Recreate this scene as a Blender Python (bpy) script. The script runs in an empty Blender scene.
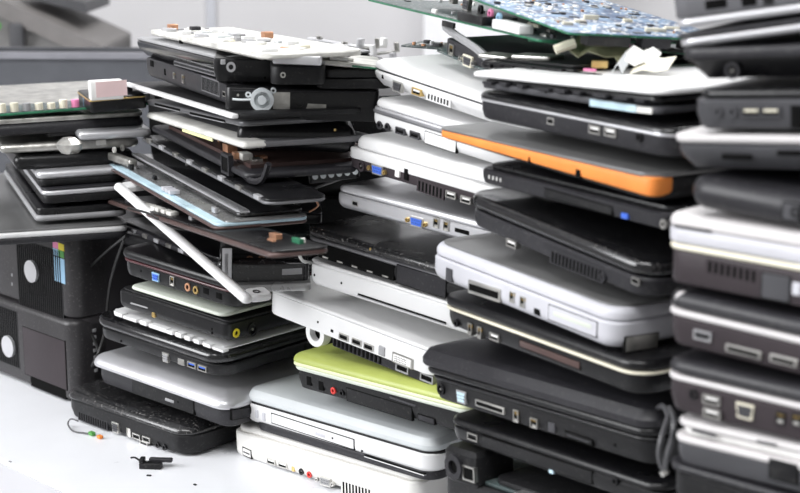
import bpy, math, random
from mathutils import Vector, Matrix
random.seed(7)
SC = bpy.context.scene
COL = SC.collection
# ------------------------------------------------------------------ camera maths (70 mm lens, 36 mm sensor, 800 px wide)
F = 1556.0; CAM = Vector((0, 0, .45)); PIT = math.atan(346 / F)
HD = Vector((-1, 1, 0)).normalized()
FW = HD * math.cos(PIT) + Vector((0, 0, -math.sin(PIT)))
RT = Vector((1, 1, 0)).normalized()
UP = RT.cross(FW)
def ray(x, y): return FW + RT * ((x - 400) / F) - UP * ((y - 246.5) / F)
def on_y(p, Y): d = ray(*p); return CAM + d * (Y / d.y)
def on_z(p, z=0): d = ray(*p); return CAM + d * ((z - CAM.z) / d.z)
def at(x, y, dep): return CAM + ray(x, y) * dep
def on_plane(p, o, n):
    d = ray(*p); return CAM + d * ((o - CAM).dot(n) / d.dot(n))
def depth(P): return (P - CAM).dot(FW)
# ------------------------------------------------------------------ materials
MATS = {}
def mat(name, col, rough=.45, metal=0, bump=.0, bscale=300, var=.12, vscale=25, spec=.5, coat=0, dust=0, emit=None):
    m = bpy.data.materials.new(name); m.use_nodes = True
    nt = m.node_tree; b = nt.nodes['Principled BSDF']
    b.inputs['Roughness'].default_value = rough; b.inputs['Metallic'].default_value = metal
    b.inputs['Specular IOR Level'].default_value = spec; b.inputs['Coat Weight'].default_value = coat
    b.inputs['Coat Roughness'].default_value = .12
    tc = nt.nodes.new('ShaderNodeTexCoord')
    n = nt.nodes.new('ShaderNodeTexNoise'); n.inputs['Scale'].default_value = vscale; n.inputs['Detail'].default_value = 5
    nt.links.new(tc.outputs['Object'], n.inputs['Vector'])
    r = nt.nodes.new('ShaderNodeValToRGB')
    c0 = [max(0, c * (1 - var)) for c in col]; c1 = [min(1, c * (1 + var)) for c in col]
    r.color_ramp.elements[0].color = (*c0, 1); r.color_ramp.elements[0].position = .3
    r.color_ramp.elements[1].color = (*c1, 1); r.color_ramp.elements[1].position = .7
    nt.links.new(n.outputs['Fac'], r.inputs['Fac'])
    out = r.outputs['Color']
    # scuffs in the gloss
    mr = nt.nodes.new('ShaderNodeMapRange'); mr.inputs['To Min'].default_value = max(.03, rough - .1); mr.inputs['To Max'].default_value = min(1, rough + .14)
    nt.links.new(n.outputs['Fac'], mr.inputs['Value']); nt.links.new(mr.outputs['Result'], b.inputs['Roughness'])
    if dust:
        n2 = nt.nodes.new('ShaderNodeTexNoise'); n2.inputs['Scale'].default_value = 420; n2.inputs['Detail'].default_value = 3
        nt.links.new(tc.outputs['Object'], n2.inputs['Vector'])
        r2 = nt.nodes.new('ShaderNodeValToRGB'); r2.color_ramp.elements[0].position = .58; r2.color_ramp.elements[1].position = .72
        r2.color_ramp.elements[0].color = (0, 0, 0, 1); r2.color_ramp.elements[1].color = (dust, dust, dust, 1)
        nt.links.new(n2.outputs['Fac'], r2.inputs['Fac'])
        mx = nt.nodes.new('ShaderNodeMix'); mx.data_type = 'RGBA'; mx.inputs[7].default_value = (.55, .53, .5, 1)
        nt.links.new(r2.outputs['Color'], mx.inputs[0]); nt.links.new(out, mx.inputs[6]); out = mx.outputs[2]
    nt.links.new(out, b.inputs['Base Color'])
    if bump:
        n3 = nt.nodes.new('ShaderNodeTexNoise'); n3.inputs['Scale'].default_value = bscale
        nt.links.new(tc.outputs['Object'], n3.inputs['Vector'])
        bp = nt.nodes.new('ShaderNodeBump'); bp.inputs['Strength'].default_value = bump; bp.inputs['Distance'].default_value = .001
        nt.links.new(n3.outputs['Fac'], bp.inputs['Height']); nt.links.new(bp.outputs['Normal'], b.inputs['Normal'])
    MATS[name] = m; return m
mat('black', (.006, .006, .007), .28, dust=.04, spec=.4)
mat('black_matte', (.009, .009, .01), .45, bump=.15, dust=.05, spec=.3)
mat('black_gloss', (.008, .008, .009), .13, coat=.4, dust=.08)
mat('black_dusty', (.014, .014, .015), .22, coat=.4, dust=.28)
mat('hole', (.003, .003, .003), .8, spec=.1)  # near-black stands in for the shade inside ports, slots and gaps
mat('charcoal', (.022, .0215, .025), .38, bump=.1, dust=.05, spec=.35)
mat('charcoal_warm', (.036, .028, .032), .5, bump=.1, spec=.3)
mat('dark_grey', (.058, .058, .064), .42, bump=.1, spec=.35)
mat('steel_grey', (.17, .17, .18), .35, metal=.3)
mat('grey', (.32, .32, .33), .42)
mat('grey_lid', (.22, .22, .22), .3, metal=.5)
mat('silver', (.62, .62, .64), .3, metal=.55, var=.06)
mat('silver_plastic', (.56, .56, .6), .38, var=.06, bump=.05)
mat('pale_lid', (.6, .63, .64), .35, var=.05)
mat('white', (.79, .79, .79), .35, var=.03)
mat('white_warm', (.77, .76, .73), .42, var=.05)
mat('white_dirty', (.74, .73, .69), .5, var=.16, vscale=60)
mat('white_worn', (.66, .65, .61), .5, var=.32, vscale=55, bump=.3, bscale=150)
mat('trim_white', (.58, .56, .56), .45, var=.05)
mat('sage_white', (.62, .66, .58), .4, var=.05)
mat('cream', (.78, .74, .6), .45, var=.06)
mat('green_lid', (.42, .48, .12), .32, var=.08)
mat('green_pale', (.72, .76, .48), .4, var=.05)
mat('orange', (.86, .27, .05), .5, var=.12, vscale=40)
mat('maroon', (.07, .02, .024), .25, coat=.3)
mat('brown', (.09, .055, .05), .35, metal=.2)
mat('steel', (.6, .59, .56), .28, metal=.95, var=.15)
mat('brass', (.7, .5, .2), .3, metal=.9)
mat('copper', (.62, .33, .2), .4, metal=.7)
mat('blue_insert', (.05, .14, .62), .4)
mat('blue_pale', (.3, .5, .68), .4)
mat('ice_blue', (.5, .66, .74), .3, var=.2, vscale=40)
mat('red', (.75, .06, .05), .4)
mat('pink', (.8, .25, .45), .4)
mat('yellow', (.85, .7, .04), .4)
mat('label_yellow', (.8, .8, .42), .6)
mat('paper', (.85, .84, .82), .6)
mat('nylon', (.72, .76, .78), .3)
mat('foil', (.5, .49, .46), .32, metal=.8, var=.3, vscale=90, bump=.4, bscale=120)
mat('glass_dark', (.05, .055, .06), .1, coat=.6)
mat('lcd_back', (.3, .3, .3), .25, metal=.6, var=.3, vscale=30)
mat('pcb_green', (.02, .15, .075), .4, var=.3, vscale=120)
mat('pcb_dark', (.05, .07, .07), .4, var=.4, vscale=150, dust=.5)
mat('wire_black', (.015, .015, .015), .4)
mat('wire_white', (.8, .8, .78), .4)
mat('wire_grey', (.07, .07, .075), .4)
mat('crate', (.075, .078, .088), .5)
mat('crate_highlight', (.2, .2, .22), .4)  # lighter grey paints the highlight along the crate's rim
mat('table_white', (.86, .87, .9), .3, var=.015, spec=.5)
mat('table_side', (.62, .62, .65), .4, var=.02)
mat('wall_paint', (.66, .65, .66), .8, var=.03, vscale=1)
mat('wall_seam', (.55, .56, .6), .7, var=.02)
mat('wall_white', (.9, .9, .92), .7, var=.02)
mat('floor_grey', (.35, .35, .35), .5, var=.1)
mat('ceiling_white', (.85, .85, .85), .8, var=.02)
mat('machine', (.2, .195, .19), .6)
mat('machine_dark', (.06, .06, .065), .5)
mat('machine_body', (.12, .12, .13), .5)
mat('led_green', (.08, .3, .06), .5)
mat('tower_black', (.03, .028, .03), .38, bump=.1, dust=.1)
mat('tower_grey', (.04, .037, .04), .4, bump=.1, spec=.35)

def pcb_mat():   # printed board with solder points, vias, tracks and silk screen
    m = bpy.data.materials.new('pcb_blue'); m.use_nodes = True; nt = m.node_tree; b = nt.nodes['Principled BSDF']
    b.inputs['Roughness'].default_value = .35
    tc = nt.nodes.new('ShaderNodeTexCoord')
    def ramp(a, b_, c0, c1, src):
        r = nt.nodes.new('ShaderNodeValToRGB'); r.color_ramp.elements[0].position = a; r.color_ramp.elements[1].position = b_
        r.color_ramp.elements[0].color = (*c0, 1); r.color_ramp.elements[1].color = (*c1, 1); nt.links.new(src, r.inputs['Fac']); return r.outputs['Color']
    n = nt.nodes.new('ShaderNodeTexNoise'); n.inputs['Scale'].default_value = 28; n.inputs['Detail'].default_value = 2; n.inputs['Distortion'].default_value = 2
    nt.links.new(tc.outputs['Object'], n.inputs['Vector'])
    base = ramp(.42, .58, (.03, .07, .16), (.16, .27, .42), n.outputs['Fac'])
    v = nt.nodes.new('ShaderNodeTexVoronoi'); v.inputs['Scale'].default_value = 210
    nt.links.new(tc.outputs['Object'], v.inputs['Vector'])
    spots = ramp(.3, .4, (1, 1, 1), (0, 0, 0), v.outputs['Distance'])
    n4 = nt.nodes.new('ShaderNodeTexNoise'); n4.inputs['Scale'].default_value = 45; n4.inputs['Detail'].default_value = 4
    nt.links.new(tc.outputs['Object'], n4.inputs['Vector'])
    where = ramp(.4, .48, (0, 0, 0), (1, 1, 1), n4.outputs['Fac'])
    mu = nt.nodes.new('ShaderNodeMath'); mu.operation = 'MULTIPLY'; nt.links.new(spots, mu.inputs[0]); nt.links.new(where, mu.inputs[1])
    mx = nt.nodes.new('ShaderNodeMix'); mx.data_type = 'RGBA'; mx.inputs[7].default_value = (.85, .85, .8, 1)
    nt.links.new(mu.outputs[0], mx.inputs[0]); nt.links.new(base, mx.inputs[6])
    v2 = nt.nodes.new('ShaderNodeTexVoronoi'); v2.inputs['Scale'].default_value = 150; v2.distance = 'CHEBYCHEV'
    nt.links.new(tc.outputs['Object'], v2.inputs['Vector'])
    dk = ramp(.16, .2, (1, 1, 1), (0, 0, 0), v2.outputs['Distance'])
    mx2 = nt.nodes.new('ShaderNodeMix'); mx2.data_type = 'RGBA'; mx2.inputs[7].default_value = (.02, .02, .025, 1)
    nt.links.new(dk, mx2.inputs[0]); nt.links.new(mx.outputs[2], mx2.inputs[6])
    nt.links.new(mx2.outputs[2], b.inputs['Base Color']); MATS['pcb_blue'] = m
pcb_mat()
# ------------------------------------------------------------------ mesh building
class MB:
    def __init__(s): s.v = []; s.f = []; s.m = []; s.names = []
    def mi(s, m):
        if m not in s.names: s.names.append(m)
        return s.names.index(m)
    def add(s, vs, fs, m):
        b = len(s.v); s.v += [tuple(v) for v in vs]; k = s.mi(m)
        for f in fs: s.f.append(tuple(b + i for i in f)); s.m.append(k)
    def box(s, x0, x1, y0, y1, z0, z1, m, rot=None, b=0):
        if b:
            s.slab(x0, x1, y0, y1, [(b, z0), (0, z0 + b), (0, z1 - b), (b, z1)], m, r=b * 1.5, seg=2); return
        vs = [(x, y, z) for z in (z0, z1) for y in (y0, y1) for x in (x0, x1)]
        s.add(vs, [(0, 2, 3, 1), (4, 5, 7, 6), (0, 1, 5, 4), (2, 6, 7, 3), (0, 4, 6, 2), (1, 3, 7, 5)], m)
    def slab(s, x0, x1, y0, y1, prof, m, r=.008, seg=5, warp=None, capm=None, jag=0):
        n = 4 * (seg + 1); vs = []
        for d, z in prof:
            rr = max(r - d, .0004)
            cs = [(x1 - d - rr, y0 + d + rr, -90), (x1 - d - rr, y1 - d - rr, 0), (x0 + d + rr, y1 - d - rr, 90), (x0 + d + rr, y0 + d + rr, 180)]
            for cx, cy, a0 in cs:
                for k in range(seg + 1):
                    a = math.radians(a0 + 90 * k / seg)
                    vs.append((cx + rr * math.cos(a), cy + rr * math.sin(a), z))
        if warp: vs = [warp(*v) for v in vs]
        fs = [tuple(range(n - 1, -1, -1))]
        for j in range(len(prof) - 1):
            for i in range(n):
                k = (i + 1) % n
                fs.append((j * n + i, j * n + k, (j + 1) * n + k, (j + 1) * n + i))
        fs.append(tuple(range((len(prof) - 1) * n, len(prof) * n)))
        s.add(vs, fs, m)
    def cyl(s, c, ax, r, h, m, n=14, r2=None, hole=0, holem='hole'):
        ax = Vector(ax).normalized(); a = ax.orthogonal().normalized(); b = ax.cross(a); c = Vector(c)
        r2 = r if r2 is None else r2
        def ring(o, rad): return [c + ax * o + (a * math.cos(2 * math.pi * i / n) + b * math.sin(2 * math.pi * i / n)) * rad for i in range(n)]
        if not hole:
            vs = ring(0, r) + ring(h, r2)
            s.add(vs, [tuple(range(n))[::-1], tuple(range(n, 2 * n))] + [(i, (i + 1) % n, n + (i + 1) % n, n + i) for i in range(n)], m)
        else:
            vs = ring(0, r) + ring(h, r2) + ring(h, hole) + ring(h * .3, hole)
            fs = [tuple(range(n))[::-1]]
            for j in range(3): fs += [(j * n + i, j * n + (i + 1) % n, (j + 1) * n + (i + 1) % n, (j + 1) * n + i) for i in range(n)]
            s.add(vs, fs, m); s.add(ring(h * .3, hole), [tuple(range(n))], holem)
    def tube(s, pts, r, m, n=6, sub=6):
        P = [Vector(p) for p in pts]; Q = []
        for i in range(len(P) - 1):
            p0 = P[max(i - 1, 0)]; p1 = P[i]; p2 = P[i + 1]; p3 = P[min(i + 2, len(P) - 1)]
            for k in range(sub):
                t = k / sub
                Q.append(.5 * ((2 * p1) + (p2 - p0) * t + (2 * p0 - 5 * p1 + 4 * p2 - p3) * t * t + (3 * p1 - p0 - 3 * p2 + p3) * t ** 3))
        Q.append(P[-1]); vs = []
        nrm = (Q[1] - Q[0]).orthogonal().normalized()
        for i, q in enumerate(Q):
            t = (Q[min(i + 1, len(Q) - 1)] - Q[max(i - 1, 0)]).normalized()
            nrm = (nrm - t * nrm.dot(t)).normalized(); bn = t.cross(nrm)
            vs += [q + (nrm * math.cos(2 * math.pi * k / n) + bn * math.sin(2 * math.pi * k / n)) * r for k in range(n)]
        fs = [tuple(range(n))[::-1], tuple(range(len(vs) - n, len(vs)))]
        for i in range(len(Q) - 1):
            fs += [(i * n + k, i * n + (k + 1) % n, (i + 1) * n + (k + 1) % n, (i + 1) * n + k) for k in range(n)]
        s.add(vs, fs, m)
    def build(s, name, parent=None, smooth=True, label=None):
        me = bpy.data.meshes.new(name); me.from_pydata(s.v, [], s.f); 
        for nm in s.names: me.materials.append(MATS[nm])
        me.polygons.foreach_set('material_index', s.m)
        me.polygons.foreach_set('use_smooth', [smooth] * len(me.polygons)); me.update()
        if smooth: me.set_sharp_from_angle(angle=math.radians(27))
        o = bpy.data.objects.new(name, me); COL.objects.link(o)
        if parent: o.parent = parent
        if label: o['label'] = label
        return o
def thing(name, label, cat, M=None, group=None):
    o = bpy.data.objects.new(name, None); COL.objects.link(o); o.empty_display_size = .02
    if M is not None: o.matrix_world = M
    o['label'] = label; o['category'] = cat
    if group: o['group'] = group
    return o
def tag(o, label, cat, group=None, M=None):
    o['label'] = label; o['category'] = cat
    if group: o['group'] = group
    if M is not None: o.matrix_world = M
    return o
def struct(name, mb):
    o = mb.build(name, smooth=False); o['kind'] = 'structure'; return o
# vertical profiles: (inset, z)
def prof(kind, h, z0):
    b = min(.0012, h * .3)
    if kind == 'box': p = [(b, 0), (b * .3, b * .3), (0, b), (0, h - b), (b * .3, h - b * .3), (b, h)]
    elif kind == 'round':
        p = []
        for k in range(11):
            a = math.pi * k / 10; p.append((.5 * h * (1 - math.sin(a)) * .85, .5 * h * (1 - math.cos(a))))
    elif kind == 'lid':
        q = min(.6 * h, .006); p = [(b, 0), (0, b)] + [(q * (1 - math.cos(a)), h - q + q * math.sin(a)) for a in [math.pi / 2 * k / 5 for k in range(6)]]
    elif kind == 'lidsoft':
        q = h * .85; p = [(b * .5, 0), (0, h * .12)] + [(q * 1.9 * (1 - math.cos(a)), h - q + q * math.sin(a)) for a in [math.pi / 2 * k / 6 for k in range(7)]]
    elif kind == 'base':
        q = min(.7 * h, .007); p = [(q * (1 - math.sin(a)), q - q * math.cos(a)) for a in [math.pi / 2 * k / 5 for k in range(6)]] + [(0, h - b), (b, h)]
    elif kind == 'tb': p = [(h * .9, 0), (h * .55, h * .08), (h * .12, h * .5), (0, h * .75), (0, h - b), (b, h)]
    elif kind == 'tbs': p = [(h * .3, 0), (h * .12, h * .1), (0, h * .5), (0, h - b), (b, h)]
    elif kind == 'tt': p = [(b, 0), (0, b), (0, h * .4), (h * .35, h * .85), (h * .8, h)]
    return [(d, z0 + z) for d, z in p]
# ------------------------------------------------------------------ connectors and other side features.  local: x along side, y depth (0 = side face), z up
class Face:
    """puts a feature on the side (y=0) or on the right end (x=L) of a unit"""
    def __init__(s, kind, L): s.kind = kind; s.L = L
    def tr(s, mb):
        if s.kind == 'r': mb.v = [(s.L - y, x, z) for x, y, z in mb.v]
        return mb
def rect_frame(mb, cx, cz, w, h, m, off=0, t=.0011, pro=.0009, inner='hole', b=0):
    x0, x1, z0, z1 = cx - w / 2, cx + w / 2, cz - h / 2, cz + h / 2; y0 = off - pro; y1 = off + .003
    mb.box(x0, x1, y0, y1, z0, z0 + t, m); mb.box(x0, x1, y0, y1, z1 - t, z1, m)
    mb.box(x0, x0 + t, y0, y1, z0 + t, z1 - t, m); mb.box(x1 - t, x1, y0, y1, z0 + t, z1 - t, m)
    mb.box(x0 + t, x1 - t, off - .00025, y1, z0 + t, z1 - t, inner)  # dark inner face paints the socket's shaded depth
def f_usb(x, z, off, c='black', m='steel'):
    mb = MB(); rect_frame(mb, x, z, .0132, .0058, m, off); mb.box(x - .0045, x + .0045, off - .0007, off, z + .0002, z + .0016, c); return 'usb_port', mb
def f_vga(x, z, off, c='blue_insert', w=.017, h=.0085, plate='steel', screws=True):
    mb = MB(); a = .0012
    def poly(w, h, y0, y1, m):
        p = [(x - w / 2, z + h / 2), (x - w / 2 + a, z - h / 2), (x + w / 2 - a, z - h / 2), (x + w / 2, z + h / 2)]
        mb.add([(q[0], y0, q[1]) for q in p] + [(q[0], y1, q[1]) for q in p], [(0, 1, 2, 3), (0, 4, 5, 1), (1, 5, 6, 2), (2, 6, 7, 3), (3, 7, 4, 0)], m)
    poly(w, h, off - .0009, off + .002, plate); poly(w - .0026, h - .0026, off - .0013, off, c)
    for r_ in range(2):
        for k in range(5): mb.box(x - .0052 + k * .0023 + r_ * .0008, x - .0045 + k * .0023 + r_ * .0008, off - .00145, off - .001, z - .0014 + r_ * .0024, z - .0007 + r_ * .0024, 'hole')
    if screws:
        for s_ in (-1, 1): mb.cyl((x + s_ * (w / 2 + .003), off + .001, z), (0, -1, 0), .0022, .003, 'brass' if c == 'blue_insert' else 'steel', 6, hole=.0012)
    return 'vga_port', mb
def f_dvi(x, z, off, c='paper'):
    mb = MB(); mb.box(x - .0145, x + .0145, off - .0009, off + .002, z - .0048, z + .0048, 'steel', b=.0006)
    mb.box(x - .012, x + .012, off - .0014, off, z - .0034, z + .0034, c, b=.0005)
    for r_ in range(3):
        for k in range(8): mb.box(x - .0095 + k * .0021, x - .0086 + k * .0021, off - .00155, off - .001, z - .0023 + r_ * .0019, z - .0015 + r_ * .0019, 'hole')
    return 'dvi_port', mb
def f_rj(x, z, off, m='black', w=.0135, h=.011):
    mb = MB(); rect_frame(mb, x, z, w, h, m, off, t=.0009); mb.box(x - .002, x + .002, off - .0006, off, z - h / 2 + .0009, z - h / 2 + .0028, 'steel')
    for k in range(4): mb.box(x - .0035 + k * .002, x - .0027 + k * .002, off - .0005, off, z + .001, z + h / 2 - .001, 'brass')
    return 'network_port', mb
def f_jack(x, z, off, c='black', r=.0032):
    mb = MB(); mb.cyl((x, off + .001, z), (0, -1, 0), r, .0019, c, 14, hole=r * .52); return 'audio_jack', mb
def f_power(x, z, off, c='charcoal', r=.0048):
    mb = MB(); mb.cyl((x, off + .001, z), (0, -1, 0), r, .0022, c, 18, hole=r * .62); mb.cyl((x, off + .0005, z), (0, -1, 0), r * .18, .0016, 'steel', 8); return 'power_socket', mb
def f_lock(x, z, off, c=None):
    mb = MB(); mb.box(x - .0035, x + .0035, off - .0003, off + .002, z - .0016, z + .0016, 'hole', b=.0003); mb.box(x - .0042, x + .0042, off - .0001, off + .001, z - .0023, z + .0023, 'steel'); return 'lock_slot', mb
def f_hole(x, z, off, c='hole'):
    mb = MB(); mb.cyl((x, off + .001, z), (0, -1, 0), .0012, .0013, c, 8); return 'screw_hole', mb
def f_box(x, z, off, c='black', w=.01, h=.008):
    mb = MB(); mb.box(x - w / 2, x + w / 2, off - .0008, off + .002, z - h / 2, z + h / 2, c, b=.0004); return 'connector_cover', mb
def f_blank(x, z, off, c='hole', w=.01, h=.006):
    mb = MB(); mb.box(x - w / 2, x + w / 2, off - .0003, off + .002, z - h / 2, z + h / 2, c, b=.0003); return 'port_opening', mb
FE = dict(usb=f_usb, vga=f_vga, dvi=f_dvi, rj=f_rj, jack=f_jack, power=f_power, lock=f_lock, hole=f_hole, box=f_box, blank=f_blank)
def span(kind, x0, z0, x1, z1, off, c, h):
    """features with a length along the side: they follow the line (x0,z0)-(x1,z1); h = height"""
    mb = MB(); L = x1 - x0; sl = (z1 - z0) / L if L else 0
    def q(xa, xb, ya, yb, za, zb, m, b=0):      # box sheared along the line
        n0 = len(mb.v); mb.box(xa, xb, ya, yb, za, zb, m, b=b)
        mb.v[n0:] = [(x, y, z + (x - x0) * sl + z0) for x, y, z in mb.v[n0:]]
    if kind == 'vent':
        n = max(3, int(L / .0033)); p = L / n
        q(x0 - .001, x1 + .001, off - .0002, off + .002, -h / 2 - .001, h / 2 + .001, c)
        for k in range(n): q(x0 + p * (k + .25), x0 + p * (k + .75), off - .0004, off + .001, -h / 2, h / 2, 'hole')
        return 'vent_grille', mb
    if kind == 'drive':
        q(x0 - .0007, x1 + .0007, off - .0002, off + .002, -h / 2 - .0007, h / 2 + .0007, 'hole')
        q(x0, x1, off - .0009, off + .003, -h / 2, h / 2, c, b=.0005)
        q(x0 + L * .55, x0 + L * .55 + .011, off - .0014, off, -h * .12 - .001, -h * .12 + .0015, 'silver_plastic' if c in ('white', 'white_warm') else 'grey', b=.0004)
        q(x0 + L * .75, x0 + L * .75 + .0015, off - .0012, off, -.0007, .0007, 'hole')
        return 'optical_drive', mb
    if kind == 'slot':
        q(x0, x1, off - .0003, off + .002, -h / 2, h / 2, 'hole'); q(x0, x1, off - .0008, off + .002, -h / 2 - .0006, -h / 2, c); return 'disc_slot', mb
    if kind == 'card':
        q(x0 - .0008, x1 + .0008, off - .0003, off + .002, -h / 2 - .0008, h / 2 + .0008, 'hole'); q(x0, x1, off - .0008, off + .002, -h / 2, h / 2, c, b=.0004)
        q(x0 + L * .1, x1 - L * .1, off - .001, off, -h * .1, h * .1, 'dark_grey'); return 'card_slot', mb
    if kind == 'metal':
        q(x0, x1, off - .001, off + .002, -h / 2, h / 2, 'steel', b=.0004); q(x0 + .0015, x1 - .0015, off - .0012, off, -h * .25, h * .25, 'hole'); return 'docking_connector', mb
    if kind == 'bay':
        q(x0, x1, off - .0004, off + .004, -h / 2, h / 2, 'hole')  # black patch paints the shade inside the bay
        for k in range(5): a = x0 + L * (k + .3) / 5; q(a, a + .006, off - .0008, off + .002, -h * .42, -h * .42 + .0012, c)
        return 'empty_drive_bay', mb
    if kind == 'strip':
        q(x0, x1, off - .0009, off + .002, -h / 2, h / 2, c, b=.0003); return 'trim_strip', mb
    if kind == 'panel':
        q(x0 - .0005, x1 + .0005, off - .0002, off + .002, -h / 2 - .0005, h / 2 + .0005, 'hole'); q(x0, x1, off - .0006, off + .002, -h / 2, h / 2, c, b=.0004); return 'side_cover', mb
    if kind == 'sticker':
        q(x0, x1, off - .0003, off + .0005, -h / 2, h / 2, c); return 'sticker', mb
LOG = []
def unit(label, P0, P1, layers, feats=(), Y=.769, yaw=0, L=None, W=.28, r=.012, name='laptop', cat='laptop', group=None, wedge=None, seg=5, roll=0, extra=None, jig=0):
    """A flat case.  P0, P1: the photo's pixels of the lower left and lower right corner of its side face.
    layers: (part, z0, z1, profile, material, dx, dy[, kw]) with heights and dx in photo pixels measured at the left corner."""
    O = on_z(P0, .0015) if Y == 'table' else on_z(P0, Y[1]) if isinstance(Y, tuple) else on_y(P0, Y); k = depth(O) / F / .976
    if Y == 'table':
        E = on_z(P1, .0015); yaw = math.degrees(math.atan2(E.y - O.y, E.x - O.x))
    if L is not None and yaw is None:                # length known, corner seen: solve for the heading
        d = ray(*P1); o = CAM - O; a = d.dot(d); b = 2 * d.dot(o); c = o.dot(o) - L * L; D = b * b - 4 * a * c
        if D < 0: t = -b / (2 * a); LOG.append('NO SOL ' + label)
        else: t = (-b - math.sqrt(D)) / (2 * a)
        E = CAM + d * t
    else:
        yr = math.radians(yaw); n = Vector((math.sin(yr), -math.cos(yr), 0)); E = on_plane(P1, O, n)
    u = (E - O); Lm = u.length; u.normalize()
    if L is None: L = Lm
    v = Vector((0, 0, 1)).cross(u).normalized(); n = u.cross(v)
    if roll: R = Matrix.Rotation(math.radians(roll), 3, u); v = R @ v; n = R @ n
    M = Matrix((u, v, n)).transposed().to_4x4(); M.translation = O
    LOG.append('%-60s L=%.3f yaw=%.1f tilt=%.1f k=%.2f z=%.3f top=%.1fmm' % (label[:60], L, math.degrees(math.atan2(u.y, u.x)), math.degrees(math.asin(u.z)), 1 / k / 1000, O.z, max(l[2] for l in layers) * k * 1000))
    T = thing(name, label, cat, M, group)
    PR = []
    for l in layers:
        part, z0, z1, pk, m, dx, dy = l[:7]; kw = l[7] if len(l) > 7 else {}
        z0 *= k; z1 *= k
        pf = prof(pk, z1 - z0, z0) if isinstance(pk, str) else [(d * k, z * k) for d, z in pk]
        mb = MB(); wf = None
        wd = kw.get('wedge')
        if wd: wf = lambda x, y, z, wd=wd, z0=z0: (x, y, z * (wd[0] + (wd[1] - wd[0]) * x / L))
        rr = kw.get('r', r)
        x1 = dx * k + kw['len'] if 'len' in kw else L - kw.get('dx1', 0) * k
        mb.slab(dx * k - .8 * rr, x1, dy * k, W - kw.get('dyb', 0), pf, m, r=rr, seg=seg, warp=wf)
        if kw.get('jag'):
            rs = random.Random(3)
            mb.v = [(x + rs.uniform(-1, 1) * kw['jag'], y + rs.uniform(-1, 1) * kw['jag'], z + rs.uniform(-.5, .5) * kw['jag']) for x, y, z in mb.v]
        mb.build(part, T, label=kw.get('label'))
        PR.append((pf, dy * k, dx * k, x1))
    def off_at(z0_, s=0): return min(off1(z0_ + d) for d in (-.003, -.0015, 0, .0015, .003))
    def off1(z):
        best = None
        for pf, dy, _, _ in PR:
            if pf[0][1] - 1e-5 <= z <= pf[-1][1] + 1e-5 or best is None:
                d = pf[0][0]
                for (d0, za), (d1, zb) in zip(pf, pf[1:]):
                    if za <= z <= zb and zb > za: d = d0 + (d1 - d0) * (z - za) / (zb - za)
                o = dy + d
                if best is None or (pf[0][1] <= z <= pf[-1][1]): best = o
        return best
    Mi = M.inverted()
    for ft in feats:
        kind = ft[0]; face = 'f'
        if kind.startswith('r:'): kind = kind[2:]; face = 'r'
        def loc(p):
            if face == 'f':
                q = Mi @ on_plane(p, O, v); return q.x, q.z
            q = Mi @ on_plane(p, O + u * L, u); return q.y, q.z
        if kind in FE:
            x, z = loc(ft[1:3]); c = ft[3:] if len(ft) > 3 else ()
            if kind in ('box', 'blank', 'rj') and len(c) == 3: c = (c[0], c[1] * k, c[2] * k)
            nm, mb = FE[kind](x, z, off_at(z), *c)
            fs = 1 if kind in ('box', 'blank') else .76
            mb.v = [(x + (a - x) * fs, b_, z + (c_ - z) * max(fs, .84)) for a, b_, c_ in mb.v]
        else:
            x0, z0 = loc(ft[1:3]); x1, z1 = loc(ft[3:5]); nm, mb = span(kind, x0, z0, x1, z1, off_at((z0 + z1) / 2), ft[5], ft[6] * k)
        if face == 'r': mb.v = [(L - y, x, z) for x, y, z in mb.v]; mb.f = [tuple(reversed(f)) for f in mb.f] if False else mb.f
        mb.build(nm, T)
    if extra: extra(T, L, k)
    return T
def feet(T, L, k, W=.28, h=.0018):
    for x in (.03, L - .03):
        for y in (.03, W - .03):
            mb = MB(); mb.cyl((x, y, .0004), (0, 0, -1), .006, h, 'black_matte', 10); mb.build('rubber_foot', T)
def hinge_knob(T):
    mb = MB(); mb.cyl((-.0035, .0, .014), (0, 1, 0), .006, .03, 'black', 16); mb.build('hinge_cap', T, label='dark round hinge cap')
def c4_extra(T, L, k):
    mb = MB(); mb.slab(.062, L - .01, .004, .1, [(0, -10 * k), (0, .001)], 'charcoal', r=.004, seg=2); mb.build('rear_port_block', T, label='dark block below the white case')
    mb = MB(); n = 12
    for i in range(n): mb.box(.066 + i * .0045, .068 + i * .0045, .0034, .006, -9 * k, -1 * k, 'hole')
    mb.build('vent_grille', T)
    mb = MB(); mb.cyl((.044, .012, -5 * k), (0, -1, 0), .0105, .008, 'white', 22, hole=.006); mb.build('hinge_ring', T)
    for i, x in enumerate((.14, .165, .19)):
        mb = MB(); rect_frame(mb, x, -5 * k, .013, .006, 'grey', .004); mb.build('rear_socket', T)
def tabs(T, L, k, n, h, m='charcoal'):
    r_ = random.Random(n)
    for i in range(n):
        x = L * (i + .2) / n; w = r_.uniform(.006, .014)
        mb = MB(); mb.box(x, x + w, -.0025, .004, h * k * .2, h * k * r_.uniform(.9, 1.5), m, b=.0003); mb.build('tab', T)
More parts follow.
